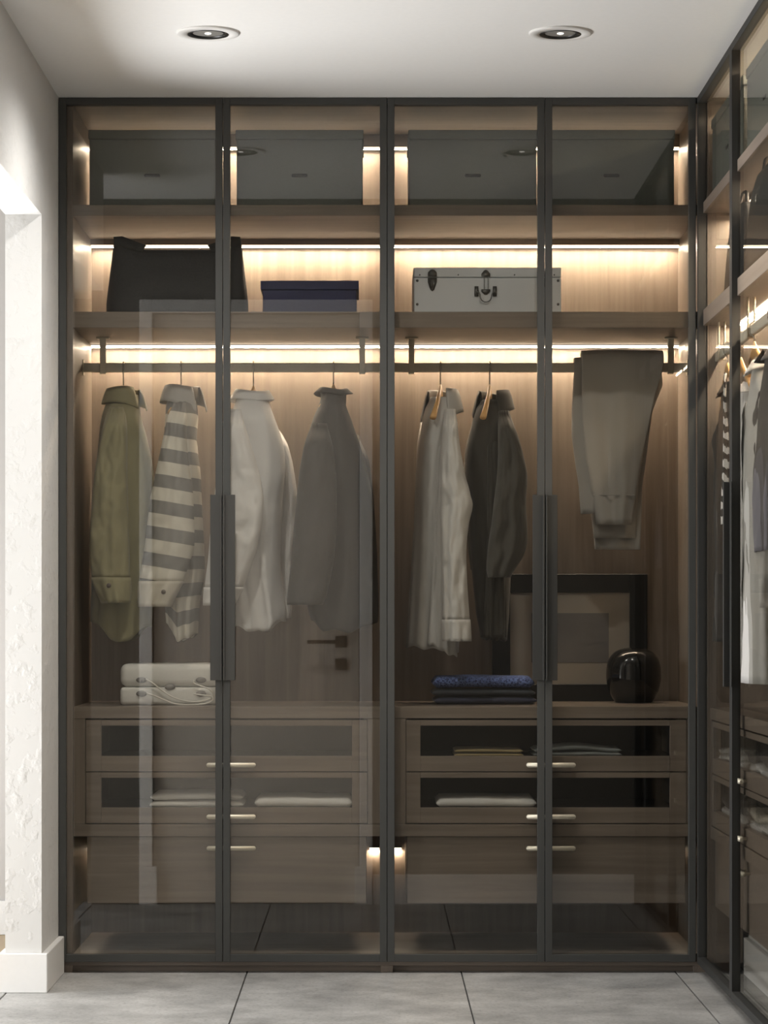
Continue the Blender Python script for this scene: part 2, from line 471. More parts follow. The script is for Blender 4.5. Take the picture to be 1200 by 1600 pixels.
for (a, c) in ((XA1, XB0), (XB1, XC0)):
    MB().box(a, c, YK, YK+0.018, ZF-0.02, ZC-0.012).build('back_panel', 'wood_v', wr)
    MB().box(a, c, YC, YK, ZT, ZC-0.012).build('top_panel', 'wood_x', wr)
    MB().box(a, c, YC, YK, ZA0, ZA1, 0.0008).build('shelf', 'wood_x', wr)
    MB().box(a, c, YC, YK, ZB0, ZB1, 0.0008).build('shelf', 'wood_x', wr)
    MB().box(a, c, YC, YK, ZP, ZF, 0.0008).build('base_panel', 'wood_x', wr)
    MB().box(a-0.002, c+0.002, YC+0.02, YC+0.038, 0.0, ZP-0.014).build('plinth', 'wood_x', wr)
    YS_ = YK-0.042
    for z in (MZ(232, YS_), MZ(385, YS_), MZ(541.5, YS_)):
        zu = ZT if z > 2.4 else (ZA0 if z > 2.1 else ZB0)
        ch = MB().box(a+0.001, c-0.001, YS_-0.006, YS_+0.006, z+0.0035, zu-0.0002).build('light_channel', 'wood_x', wr)
        led_strip(MB().box(a+0.002, c-0.002, YS_-0.005, YS_+0.005, z-0.0035, z+0.0035), ch)
for (a, c) in ((XA1, MX(132, YC)), (MX(576, YC), XB0), (XB1, MX(632, YC)), (MX(1075, YC), XC0)):
    z = MZ(1326, YK)
    ch = MB().box(a+0.002, c-0.002, YK-0.014, YK, z+0.004, z+0.0075).build('light_channel', 'metal', wr)
    led_strip(MB().box(a+0.003, c-0.003, YK-0.012, YK-0.002, z-0.0035, z+0.004), ch)
MB().box(XA0, XC1, YC-0.004, YC+0.05, ZP-0.014, ZP, 0.0008).build('plinth_rail', 'wood_x', wr)
for (a, c) in ((XA0, XA1), (XB0, XB1), (XC0-0.016, XC0+0.02)):
    MB().box(a, c, YC-0.004, YC+0.05, 0.0, ZP-0.014, 0.0008).build('foot', 'wood_v', wr)
# hanging rails: a flat oval bar across each bay, on two brackets under the shelf
YR = 0.31
ZR = MZ(574.5, YR)
for (a, c, brs) in ((XA1, XB0, (161, 566)), (XB1, XC0, (643, 1048))):
    r = MB().box(a, c, YR-0.0065, YR+0.0065, ZR-0.0145, ZR+0.0145, 0.004, 2).build('hanging_rail', 'rail', wr)
    for q in brs:
        x = MX(q, YR)
        mb = MB().box(x-0.009, x+0.009, YR-0.011, YR-0.0066, ZR-0.017, ZB0-0.004, 0.001)
        mb.box(x-0.009, x+0.009, YR+0.0066, YR+0.011, ZR-0.017, ZB0-0.004, 0.001)
        mb.box(x-0.009, x+0.009, YR-0.011, YR+0.011, ZR-0.0195, ZR-0.0148, 0.001)
        mb.box(x-0.020, x+0.020, YR-0.016, YR+0.016, ZB0-0.005, ZB0-0.0003, 0.001)
        mb.build('rail_bracket', 'brass', r)
    for x in (a+0.0015, c-0.0015):
        MB().box(x-0.0015, x+0.0015, YR-0.016, YR+0.016, ZR-0.024, ZR+0.024, 0.0005).build('rail_socket', 'brass', r)

def glass_door(parent, x0, x1, z0, z1, pull, place, metal='metal'):
    """a slim-framed door built facing -Y; place maps (x, y, z) into the room"""
    st_l, st_r, top, bot = 0.0, 0.0, 0.021, 0.022
    w = 0.0212
    def bx(mb, *a): return mb.box(*a)
    mb = MB()
    for (a, c) in ((x0, x0+w), (x1-w, x1)): mb.box(a, c, YD0, YD1, z0, z1, 0.0008)
    mb.box(x0+w, x1-w, YD0, YD1, z1-top, z1, 0.0008); mb.box(x0+w, x1-w, YD0, YD1, z0, z0+bot, 0.0008)
    if place: place(mb)
    dr = mb.build('glass_door', metal, parent)
    g = MB().box(x0+w-0.004, x1-w+0.004, 0.0165, 0.0210, z0+bot-0.004, z1-top+0.004)
    if place: place(g)
    g.build('glass_pane', 'glass', dr)
    if pull:
        za, zb = MZ(1063, 0), MZ(773, 0)
        a, c = (x1-0.0365, x1-0.001) if pull > 0 else (x0+0.001, x0+0.0365)
        e = 0.005
        p = MB().box(a, c, -0.004, -0.0003, za, zb, 0.0008)
        fx = (c-e, c) if pull > 0 else (a, a+e)
        p.box(fx[0], fx[1], -0.020, -0.004, za, zb, 0.0008)
        if place: place(p)
        p.build('pull_handle', 'pull' if metal == 'metal' else metal, dr)
    return dr
hg = 0.0009
edges = [MX(91.5, 0), MX(348, 0), MX(605, 0), MX(851.5, 0), 0.9805]
for i in range(4):
    glass_door(wr, edges[i]+hg, edges[i+1]-hg, ZDB, ZDT, (1, -1, 1, -1)[i], None)

# ------------------------------------------------------------------ drawer chests in the front wardrobe
def rounded_bar(mb, x0, x1, y0, y1, z0, z1):
    r = (z1-z0)/2; zc = (z0+z1)/2; n = 8
    prof = []
    for k in range(n+1):
        a = -PI/2+PI*k/n; prof.append((x1-r+r*math.cos(a), zc+r*math.sin(a)))
    for k in range(n+1):
        a = PI/2+PI*k/n; prof.append((x0+r+r*math.cos(a), zc+r*math.sin(a)))
    return mb.grid([[(p[0], y0, p[1]) for p in prof], [(p[0], y1, p[1]) for p in prof]], closed=True, cap=True)

def drawer_chest(name, label, x0, x1, dx0, dx1, wx0, wx1, hx0, hx1, zs, y0, depth, map_=None, cap_end=0.0):
    """zs: (counter top, counter bottom, d1 top, d1 bottom, d2 top, d2 bottom, base bottom, deep top, deep bottom, windows...)"""
    ct, cb, a1, a0, b1, b0, bb, e1, e0, w1, w0, v1, v0 = zs
    loc = Vector(((x0+x1)/2, y0+depth/2, e0))
    if map_: loc = map_ @ loc
    root = thing(name, loc, label, 'drawers')
    def fin(mb, nm, m, par):
        if map_: bmesh.ops.transform(mb.bm, matrix=map_, verts=list(mb.bm.verts))
        return mb.build(nm, m, par)
    fin(MB().box(x0, x1, y0, y0+depth, cb, ct, 0.001), 'countertop', 'wood_x', root)
    c = MB()
    c.box(x0, dx0-0.0015, y0+0.002, y0+depth, b0-0.002, cb); c.box(dx1+0.0015, x1, y0+0.002, y0+depth, b0-0.002, cb)
    c.box(dx0-0.0015, dx1+0.0015, y0+depth-0.015, y0+depth, b0-0.002, cb)
    fin(c, 'carcass', 'wood_v', root)
    fin(MB().box(x0, x1, y0+0.001, y0+depth, bb, b0-0.003, 0.001), 'base_board', 'wood_x', root)
    for (z1, z0, u1, u0, hz) in ((a1, a0, w1, w0, None), (b1, b0, v1, v0, None)):
        d = MB()
        t = 0.02
        d.box(dx0, wx0, y0+0.003, y0+0.003+t, z0, z1, 0.0008); d.box(wx1, dx1, y0+0.003, y0+0.003+t, z0, z1, 0.0008)
        d.box(wx0, wx1, y0+0.003, y0+0.003+t, z0, u0, 0.0008); d.box(wx0, wx1, y0+0.003, y0+0.003+t, u1, z1, 0.0008)
        dr = fin(d, 'drawer', 'wood_x', root)
        tr = MB()
        tr.box(dx0+0.012, dx1-0.012, y0+0.026, y0+depth-0.03, u0-0.016, u0-0.006)
        tr.box(dx0+0.012, dx0+0.022, y0+0.026, y0+depth-0.03, u0-0.006, z1-0.012); tr.box(dx1-0.022, dx1-0.012, y0+0.026, y0+depth-0.03, u0-0.006, z1-0.012)
        tr.box(dx0+0.022, dx1-0.022, y0+depth-0.042, y0+depth-0.03, u0-0.006, z1-0.012)
        fin(tr, 'drawer_tray', 'drawer_lining', dr)
        fin(MB().box(wx0-0.002, wx1+0.002, y0+0.012, y0+0.016, u0-0.002, u1+0.002), 'glass_pane', 'drawer_glass', dr)
        hb = MB(); zc = z0+(u0-z0)*0.44
        rounded_bar(hb, hx0, hx1, y0-0.020, y0-0.010, zc-0.0068, zc+0.0068)
        for x in (hx0+0.02, hx1-0.02): hb.box(x-0.004, x+0.004, y0-0.010, y0+0.0028, zc-0.004, zc+0.004)
        fin(hb, 'bar_handle', 'brass', dr)
    d = MB().box(dx0+0.003, dx1-0.003, y0+0.012, y0+depth-0.001, e0, e1, 0.001)
    dr = fin(d, 'deep_drawer', 'wood_x', root)
    hb = MB(); zc = MZ(1325.5, YC)
    rounded_bar(hb, hx0, hx1, y0-0.012, y0-0.002, zc-0.0068, zc+0.0068)
    for x in (hx0+0.02, hx1-0.02): hb.box(x-0.004, x+0.004, y0-0.002, y0+0.0118, zc-0.004, zc+0.004)
    fin(hb, 'bar_handle', 'brass', dr)
    return root

Y0 = YC+0.004
def zz(p): return MZ(p, Y0)
ZS = (zz(1104), zz(1122.5), zz(1125), zz(1205.5), zz(1207), zz(1286.5), zz(1307), zz(1307)-0.0015, zz(1412), zz(1134), zz(1181.5), zz(1215.5), zz(1262))
mx = lambda p: MX(p, Y0)
drawer_chest('drawer_chest', 'walnut drawer chest under the white roped case, lit paler by daylight', XA1+0.001, XB0-0.001, mx(134), mx(574), mx(158), mx(550), mx(323), mx(400), ZS, Y0, 0.53)
drawer_chest('drawer_chest', 'dim walnut drawer chest under the black vase and framed picture', XB1+0.001, XC0-0.001, mx(634.5), mx(1073), mx(657), mx(1047), mx(822), mx(899), ZS, Y0, 0.53)
ZCT = ZS[0]

# ------------------------------------------------------------------ right wardrobe (doors face the left wall)
XW = 0.983
# local frame: x_local runs towards the camera (-Y), y_local runs into the wardrobe (+X)
def RM(z=0): return Matrix(((0, 1, 0, XW), (-1, 0, 0, 0), (0, 0, 1, 0), (0, 0, 0, 1)))
RMAT = RM()
def place_r(mb): bmesh.ops.transform(mb.bm, matrix=RMAT, verts=list(mb.bm.verts))
XRC = XW+0.028                     # carcass front
XRK = 1.106                        # back panel face
DWID = 0.742
rw = thing('wardrobe', (1.06, -0.9, 0), 'second glass-fronted wardrobe running toward the camera along the right wall', 'wardrobe')
YE = -0.004
MB().box(XRC, XRK+0.012, YE-0.018, YE, ZP, ZC-0.012, 0.0008).build('side_panel', 'wood_v', rw)
MB().box(XRC, XRK+0.012, YB+0.02, YB+0.04, ZP, ZC-0.012, 0.0008).build('side_panel', 'wood_v', rw)
ya, yb = YB+0.04, YE-0.018
MB().box(XRK, XRK+0.012, ya, yb, 0.33, ZC-0.012).build('back_panel', 'wood_v', rw)
MB().box(XRC, XRK, ya, yb, ZT, ZC-0.012).build('top_panel', 'wood_y', rw)
MB().box(XRC-0.018, XRK, ya, yb, ZA0, ZA1, 0.0008).build('shelf', 'wood_y', rw).location.x += 0.006
MB().box(XRC-0.018, XRK, ya, yb, ZB0, ZB1, 0.0008).build('shelf', 'wood_y', rw).location.x += 0.006
for z in (MZ(232, YK), MZ(385, YK), MZ(542, YK)):
    ch = MB().box(XRK-0.016, XRK, ya+0.2, yb-0.004, z+0.004, z+0.0075).build('light_channel', 'metal', rw)
    led_strip(MB().box(XRK-0.014, XRK-0.004, ya+0.202, yb-0.006, z-0.0035, z+0.004), ch)
XRR = 1.040
rr = MB().box(XRR-0.0065, XRR+0.0065, ya, yb, ZR-0.0145, ZR+0.0145, 0.004, 2).build('hanging_rail', 'rail', rw)
for y in (-0.13, -0.74, -1.4):
    MB().box(XRR-0.011, XRR-0.0066, y-0.009, y+0.009, ZR-0.017, ZB0-0.0003, 0.001).box(XRR+0.0066, XRR+0.011, y-0.009, y+0.009, ZR-0.017, ZB0-0.0003, 0.001).box(XRR-0.011, XRR+0.011, y-0.009, y+0.009, ZR-0.0195, ZR-0.0148, 0.001).build('rail_bracket', 'brass', rr)
for i, (a, c, pu) in enumerate(((0.0, DWID, 1), (DWID, 2*DWID, -1), (2*DWID, 1.86, 0))):
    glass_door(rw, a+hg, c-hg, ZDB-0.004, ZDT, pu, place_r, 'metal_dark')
RXm = Matrix(((0, 1, 0, XW), (-1, 0, 0, 0), (0, 0, 1, 0), (0, 0, 0, 1)))
drawer_chest('drawer_chest', 'walnut drawer chest inside the wardrobe along the right wall', 0.0235, 1.478, 0.045, 1.456, 0.070, 1.43, 0.68, 0.80, ZS, 0.036, 0.083, RXm)

# ------------------------------------------------------------------ hangers
def rotm(al): return Matrix.Rotation(al, 4, 'Z')
def hanger(x, y, zneck, rz, label, group=None, half=0.205, drop=0.11, along=False):
    """zneck: top of the wooden neck; rz turns the local u axis (x) of the bar"""
    root = thing('clothes_hanger', (x, y, zneck), label, 'hanger', group, rz, absolute=False)
    mb = MB()
    n = 22; rows = []
    for i in range(n+1):
        u = -1+2*i/n
        au = abs(u)
        zc = -0.012 - drop*(au**1.35)*0.92
        hh = 0.013*(1-0.35*au) + 0.010*math.exp(-(au*9)**2)
        ww = 0.0065 + 0.004*au**3
        vv = -0.014*au**2
        ring = []
        for k in range(10):
            a = 2*PI*k/10
            ring.append((u*half, vv+ww*math.cos(a), zc+hh*math.sin(a)))
        rows.append(ring)
    mb.grid(rows, closed=True, cap=True)
    mb.build('wooden_bar', 'beech', root)
    # steel hook: over the rail, in the plane across the rail
    dz = ZR-zneck
    if along: prof = [(0, -0.008), (0, dz*0.35), (-0.004, dz*0.6), (-0.0125, dz-0.012)]
    else: prof = [(0, -0.008), (0, dz*0.35), (-0.004, dz*0.6), (-0.0125, dz-0.012)]
    for k in range(9):
        a = PI-PI*k/8
        prof.append((0.0125*math.cos(a), dz+0.0065+0.0125*math.sin(a)))
    prof.append((0.0125, dz-0.006))
    inv = rotm(-rz)
    pts = []
    for p, z in prof:
        v = Vector((p, 0, z)) if along else Vector((0, p, z))
        pts.append(inv @ v)
    MB().tube(pts, 0.0023, 8).build('steel_hook', 'chrome', root)
    return root

# ------------------------------------------------------------------ garments
def sgn(v, e): return math.copysign(abs(v)**e, v)

def garment(name, label, cat, x, y, zneck, rz, prof, length, sleeves, mat, collar=None, front=1, gap=0.0, folds=0.1, seed=1, hem=None, buttons=0, collar_mat=None, group=None, lay=None):
    """local frame: x along the hanger bar (+x = the shoulder nearer the camera), y = across, z up from the neck."""
    rg = random.Random(seed)
    root = thing(name, (x, y, zneck), label, cat, group, rz, absolute=False)
    ph = [rg.uniform(0, 2*PI) for _ in range(6)]
    nr, nc = 46, 72
    rows, uvs = [], []
    g = gap
    for i in range(nr+1):
        t = i/nr
        z = prof[0][0] + (-length-prof[0][0])*(t**1.25)
        key = -z
        a, b = lerp_table([(-p[0], p[1], p[2]) for p in prof], key)
        low = max(0.0, min(1.0, (-z-0.10)/(length-0.10)))
        row, uv = [], []
        gg = g*(0.35+0.65*low) if g else 0
        for j in range(nc+ (1 if g else 0)):
            th = (2*PI*j/nc) if not g else (PI/2*front+gg + (2*PI-2*gg)*j/nc)
            ct, st = math.cos(th), math.sin(th)
            f = 1 + folds*(0.15+0.85*low**0.8)*(0.40*math.cos(3*th+ph[0]+low*1.2)+0.42*math.cos(5*th+ph[1]-low)+0.34*math.cos(8*th+ph[2]+low*1.8)+0.2*math.cos(13*th+ph[3]))
            px_ = a*sgn(ct, 0.85)*(1+(f-1)*0.35); py_ = b*sgn(st, 0.85)*f
            nz = noise.noise(Vector((px_*9+seed, py_*9, z*5)))*0.010*(0.3+low) + noise.noise(Vector((px_*26+seed, py_*20, z*14)))*0.0028
            zz_ = z
            if hem: zz_ += hem(px_, py_)*low**6
            py_ += nz; px_ += nz*0.4
            if lay: py_ += lay(z)
            row.append((px_, py_, zz_)); uv.append((th/PI*0.3, zz_))
        rows.append(row); uvs.append(uv)
    MB().grid(rows, closed=not g, uvs=uvs).build('body', mat, root, solid=0.0035)
    for sl in sleeves:
        path = spline(sl['path'], 34)
        rows, uvs = [], []
        dist = 0
        n = len(path)
        for i, p in enumerate(path):
            t = i/(n-1)
            ru, rv = lerp_table(sl['rad'], t)
            cap = min(1.0, (t/0.10)) if t < 0.10 else 1.0
            cap = math.sqrt(max(0.0, 1-(1-cap)**2))*0.97+0.03
            row, uv = [], []
            for j in range(36):
                th = 2*PI*j/36
                f = 1+sl.get('fold', 0.10)*(0.5*math.cos(3*th+ph[4]+t*2.4)+0.5*math.cos(5*th+ph[5]-t*3.1))*min(1, t*4)
                nz = noise.noise(Vector((th*1.3+seed*3, t*5.5, seed)))*0.010 + noise.noise(Vector((th*2.2+seed, t*15, seed)))*0.0045
                qx = p.x+(ru*cap*f+nz*cap)*math.cos(th); qy = p.y+(rv*cap*f+nz*cap)*math.sin(th)
                row.append((qx, qy, p.z)); uv.append((th*0.05, p.z+0.012))
            rows.append(row); uvs.append(uv)
        cut = sl.get('cuff', 0)
        if cut:
            k = int(n*(1-cut))
            so = MB().grid(rows[:k+1], closed=True, uvs=uvs[:k+1]).build('sleeve', mat, root, solid=0.003)
            cr = []
            cen = [sum((Vector(q) for q in r), Vector())/len(r) for r in rows]
            for r, c in zip(rows[k-1:], cen[k-1:]):
                cr.append([c+(Vector(q)-c)*1.05 for q in r])
            cm = sl.get('cuff_mat', mat)
            co = MB().grid(cr, closed=True, uvs=uvs[k-1:]).build('cuff', cm, root, solid=0.004)
            if sl.get('button'):
                c = cen[k+1+(n-k)//3]; bu = sl['button']
                rr0 = rows[k+1+(n-k)//3]
                # button on the outer face of the cuff
                best = max(rr0, key=lambda q: (Vector(q)-c).dot(Vector((bu[0], bu[1], 0))))
                d = (Vector(best)-c); d.z = 0; d.normalize()
                pos = c+(Vector(best)-c)*1.07+d*0.001
                t_ = bmesh.new(); bmesh.ops.create_cone(t_, cap_ends=True, segments=16, radius1=0.0078, radius2=0.0078, depth=0.004)
                m4 = Matrix.Translation(pos) @ d.to_track_quat('Z', 'Y').to_matrix().to_4x4()
                bb_ = MB(); bb_.merge(t_, m4); bb_.build('button', 'button', co)
        else:
            MB().grid(rows, closed=True, uvs=uvs).build('sleeve', mat, root, solid=0.003)
    if collar:
        ra, rb, h, flap, og, pt = collar     # radii, stand height, flap length, half opening angle, extra point length
        nr_, n_ = 9, 48
        rows, uvs = [], []
        for i in range(nr_):
            row, uv = [], []
            for j in range(n_+1):
                s_ = j/n_
                th = PI/2*front + og + (2*PI-2*og)*s_
                end = abs(2*s_-1)**3
                if i <= 3:
                    k = i/3; out = 0.0+0.002*k; z = -0.012+(h+0.012)*k
                elif i == 4: out = 0.007; z = h+0.003
                else:
                    k = (i-4)/4; out = 0.008+(0.016+0.006*end)*k
                    z = h-(flap+pt*end)*k
                wv = 0.0035*math.sin(th*3+seed)
                row.append(((ra+out)*math.cos(th), (rb+out)*math.sin(th)*1.0+wv, z+0.004*math.sin(2*th+seed))); uv.append((s_*0.3, 0.06+0.002*i))
            rows.append(row); uvs.append(uv)
        MB().grid(rows, uvs=uvs).build('collar', collar_mat or mat, root, solid=0.003)
    return root

def std_prof(sh=0.20, neck=0.056, depth=0.07, hemw=0.21, hemd=0.10, L=0.77, slope=0.095):
    return [(0.018, neck, neck*0.9), (-0.004, neck*1.15, neck*0.95), (-slope*0.35, sh*0.58, depth*0.78), (-slope*0.7, sh*0.86, depth*0.9), (-slope, sh*0.985, depth*0.95),
            (-slope*1.5, sh*1.03, depth), (-0.32, sh*1.02, depth*1.1), (-L, hemw, hemd)]

def smooth_table(st, n):
    """st: (py, xl, xr) rows -> n rows evenly spaced in py, Catmull-Rom smoothed"""
    out = []
    ys_ = [s_[0] for s_ in st]
    for i in range(n):
        p = ys_[0]+(ys_[-1]-ys_[0])*i/(n-1)
        k = 0
        while k < len(st)-2 and p > ys_[k+1]: k += 1
        t = (p-ys_[k])/(ys_[k+1]-ys_[k])
        def cr(c):
            p0 = st[max(k-1, 0)][c]; p1 = st[k][c]; p2 = st[k+1][c]; p3 = st[min(k+2, len(st)-1)][c]
            return 0.5*(2*p1+(p2-p0)*t+(2*p0-5*p1+4*p2-p3)*t*t+(3*p1-p0-3*p2+p3)*t**3)
        out.append((p, cr(1), cr(2)))
    return out

def cloth_tube(nm, root, st, yc, dep, mat, folds=0.012, seed=0, ytop=None, hem=None, n=None, fr=(5.0, 9.5, 17.0), open_top=True, dtop=0.05, ease=46, wr=0.006, solid=0.003, lean=0.0, a0=0.0, uoff=0.0):
    """one closed cloth tube, its width measured in the photograph, its depth half-extent dep about yc (ring = rounded ellipse)"""
    rg = random.Random(seed); ph = [rg.uniform(0, 2*PI) for _ in range(8)]
    n = n or max(10, int((st[-1][0]-st[0][0])/5.5))
    T = smooth_table(st, n); top = st[0][0]; tot = st[-1][0]-top
    rows, uvs = [], []
    o = root.location
    for i, (py, xl, xr) in enumerate(T):
        t = i/(n-1)
        g = min(1.0, (py-top)/ease); g = g*g*(3-2*g)
        d = dtop+(dep-dtop)*g
        y0 = yc if ytop is None else ytop+(yc-ytop)*g
        y0 += lean*t
        a, c = MX(xl, y0), MX(xr, y0); w = (c-a)/2; xc = (a+c)/2
        z = MZ(py, y0)
        row, uv = [], []
        for j in range(60):
            th = 2*PI*j/60
            ct, s_ = math.cos(th), math.sin(th)
            u = sgn(ct, 0.9); v = sgn(s_, 0.75)
            amp = folds*(0.25+0.75*t**0.7)*g
            # hanging folds: narrow ridges that fan out downwards
            q = u*(1.0+0.25*t)
            F = 0.50*math.sin(fr[0]*q+ph[0]+0.9*t)+0.42*math.sin(fr[1]*q+ph[1]-0.6*t)+0.22*math.sin(fr[2]*q+ph[2]+1.1*t)
            F = F*(0.7+0.3*math.sin(3*t+ph[3]+u))
            W = wr*(noise.noise(Vector((u*1.7+seed, t*tot/34.0+u*0.8, seed*1.3+(0 if v < 0 else 9))))*g + 0.5*noise.noise(Vector((u*4+seed, t*tot/14.0, seed))))
            x_ = xc+u*w; y_ = y0+v*d+(amp*F+W)*(1 if v < 0 else 0.6)
            zz_ = z
            if hem:
                hh = 0
                for (u0, h0), (u1, h1) in zip(hem, hem[1:]):
                    if u0 <= u <= u1:
                        k = (u-u0)/(u1-u0); k = k*k*(3-2*k); hh = h0+(h1-h0)*k
                zz_ -= hh/PPM*max(0, (t-0.55)/0.45)**2
                zz_ += 0.004*math.sin(9*u+ph[5])*t**8
            row.append(Vector((x_, y_, zz_))-o); uv.append((u*0.1, (z if not a0 else z+a0*u*w)+uoff))
        rows.append(row); uvs.append(uv)
    return rows, uvs

def add_tube(nm, root, mat, rows, uvs, solid=0.003):
    return MB().grid(rows, closed=True, uvs=uvs).build(nm, mat, root, solid=solid)

def make_collar(root, px, ptop, al, mat, ra=0.050, rb=0.046, h=0.026, flap=0.042, og=0.3, pt=0.022, seed=1.0, tilt=0.0, front=1):
    """turned-down shirt collar around the neck; al turns its opening (0 = away along +Y)"""
    cx, cz = MX(px, YR), MZ(ptop, YR)-h-0.004
    R = Matrix.Rotation(al, 4, 'Z') @ Matrix.Rotation(tilt, 4, 'X')
    rows, uvs = [], []
    for i in range(10):
        row, uv = [], []
        for j in range(53):
            s_ = j/52; th = PI/2+og+(2*PI-2*og)*s_
            end = abs(2*s_-1)**3
            if i <= 3: k = i/3; out = 0.002*k; z = -0.016+(h+0.016)*k
            elif i == 4: out = 0.006; z = h+0.003
            else:
                k = (i-4)/5; out = 0.007+(0.014+0.008*end)*k**0.8; z = h-(flap+pt*end)*k
            wv = 0.003*math.sin(th*3+seed)
            p = R @ Vector(((ra+out)*math.cos(th), (rb+out)*math.sin(th)+wv, z+0.004*math.sin(2*th+seed)))
            row.append(p+Vector((cx, YR, cz))-root.location); uv.append((s_*0.3, 0.06+0.002*i))
        rows.append(row); uvs.append(uv)
    return MB().grid(rows, uvs=uvs).build('collar', mat, root, solid=0.003)

def hung(px, zpx): return MX(px, YR), MZ(zpx, YR)
def rz_left(al): return math.atan2(-math.cos(al), -math.sin(al))      # near shoulder towards camera and left
def rz_right(al): return math.atan2(-math.cos(al), math.sin(al))
HG = 'wooden hangers on the front rail'

def hung_garment(name, label, cat, hx, mat, body, sleeves, hem=None, dep=0.115, seed=1, folds=0.018, panels=(), a0=0.0, uoff=0.0, dtop=0.05, ease=46):
    root = thing(name, (MX(hx, YR), YR, MZ(body[0][0], YR)), label, cat, absolute=False)
    r, u = cloth_tube('body', root, body, YR, dep, mat, folds=folds, seed=seed, hem=hem, dtop=dtop, ease=ease, a0=0, uoff=uoff)
    add_tube('body', root, mat, r, u, 0.0035)
    for k, sl in enumerate(sleeves):
        st = sl['st']; yc = sl['y']
        r, u = cloth_tube('sleeve', root, st, yc, sl.get('d', 0.045), mat, folds=sl.get('f', 0.007), seed=seed*3+k, ytop=sl.get('ytop', yc+0.05), dtop=0.012, ease=34, fr=(4.0, 7.0, 11.0), wr=sl.get('wr', 0.011), a0=a0, uoff=uoff+sl.get('uoff', 0.0))
        cp = sl.get('cuff')
        if cp:
            n = len(r); kk = int((cp-st[0][0])/(st[-1][0]-st[0][0])*(n-1)); kk = min(kk, n-3)
            add_tube('sleeve', root, mat, r[:kk+1], u[:kk+1])
            cen = [sum((Vector(q) for q in rr), Vector())/len(rr) for rr in r]
            cr = [[c+(Vector(q)-c)*Vector((1.04, 1.06, 1)) if False else Vector((c.x+(q.x-c.x)*1.045, c.y+(q.y-c.y)*1.06, q.z)) for q in rr] for rr, c in zip(r[kk:], cen[kk:])]
            co = add_tube('cuff', root, sl.get('cuff_mat', mat), cr, u[kk:], 0.004)
            if sl.get('button'):
                bx_, bz_ = sl['button']
                # find the cuff surface facing the camera there
                bx_w = MX(bx_, yc-0.04)-root.location.x; bz_w = MZ(bz_, yc-0.04)-root.location.z
                q = min((v for rr in cr for v in rr), key=lambda v: (v.x-bx_w)**2+(v.z-bz_w)**2+(0 if v.y+root.location.y < yc else 1))
                MB().lathe([(0.0001, q.y-0.0065), (0.006, q.y-0.0062), (0.0074, q.y-0.004), (0.0074, q.y)], bx_w, 0, 18, 'Y', bz_w).build('button', 'button', co)
        else: add_tube('sleeve', root, mat, r, u)
    for k, pn in enumerate(panels):
        r, u = cloth_tube('front_panel', root, pn['st'], pn['y'], pn.get('d', 0.014), mat, folds=pn.get('f', 0.008), seed=seed*5+k, ytop=pn.get('ytop', pn['y']+0.05), dtop=0.008, ease=60, hem=pn.get('hem'), uoff=uoff)
        add_tube('front_panel', root, mat, r, u)
    return root

# 1 olive overshirt
x, zn = hung(193, 612)
hanger(x, YR, zn, rz_left(math.radians(10)), 'hanger carrying the olive shirt, leftmost on the front rail', HG, half=0.09, drop=0.07)
g = hung_garment('shirt', 'long olive green shirt with buttoned cuff, hanging at the left end of the front rail', 'shirt', 193, 'olive',
    [(618, 178, 216), (630, 168, 217), (650, 161, 219), (680, 157, 227), (720, 153, 236), (760, 150, 240), (850, 147, 240), (940, 144, 238), (985, 143, 236)],
    [dict(st=[(636, 172, 192), (650, 166, 196), (675, 160, 198), (700, 155, 198), (740, 149, 198), (780, 145, 199), (850, 141, 201), (900, 144, 202), (925, 152, 203), (942, 160, 202)], y=0.150, ytop=0.22, d=0.05, cuff=905, button=(171, 915)),
     dict(st=[(660, 205, 220), (700, 208, 228), (780, 212, 236), (880, 212, 236), (930, 214, 232)], y=0.46, d=0.045)],
    hem=[(-1, -16), (0.1, 20), (1, -6)], seed=3)
make_collar(g, 193, 607, math.radians(-115), 'olive', 0.050, 0.044, seed=0.4)
# 2 striped shirt
x, zn = hung(283, 610)
hanger(x, YR, zn, rz_left(math.radians(8)), 'hanger carrying the grey and beige striped shirt', HG, half=0.09, drop=0.07)
g = hung_garment('shirt', 'beige shirt with broad grey horizontal stripes, second from the left', 'shirt', 285, 'stripes',
    [(614, 270, 300), (630, 262, 306), (650, 260, 308), (690, 258, 306), (740, 256, 312), (780, 255, 314), (860, 256, 318), (900, 257, 318), (940, 258, 311), (990, 262, 308)],
    [dict(st=[(630, 272, 290), (650, 263, 291), (684, 256, 291), (721, 248, 294), (750, 242, 298), (773, 237, 301), (836, 229, 303), (859, 226, 301), (905, 219, 287), (930, 217, 274), (948, 218, 266)], y=0.150, ytop=0.22, d=0.05, cuff=912, cuff_mat='sand', button=(256, 925)),
     dict(st=[(660, 290, 304), (700, 292, 308), (780, 296, 314), (880, 300, 317), (930, 300, 314)], y=0.46, d=0.045)],
    hem=[(-1, -18), (-0.1, 12), (1, 2)], seed=5, a0=0.16, uoff=0.02)
make_collar(g, 285, 604, math.radians(-120), 'taupe', 0.050, 0.046, flap=0.046, pt=0.03, seed=2.0)
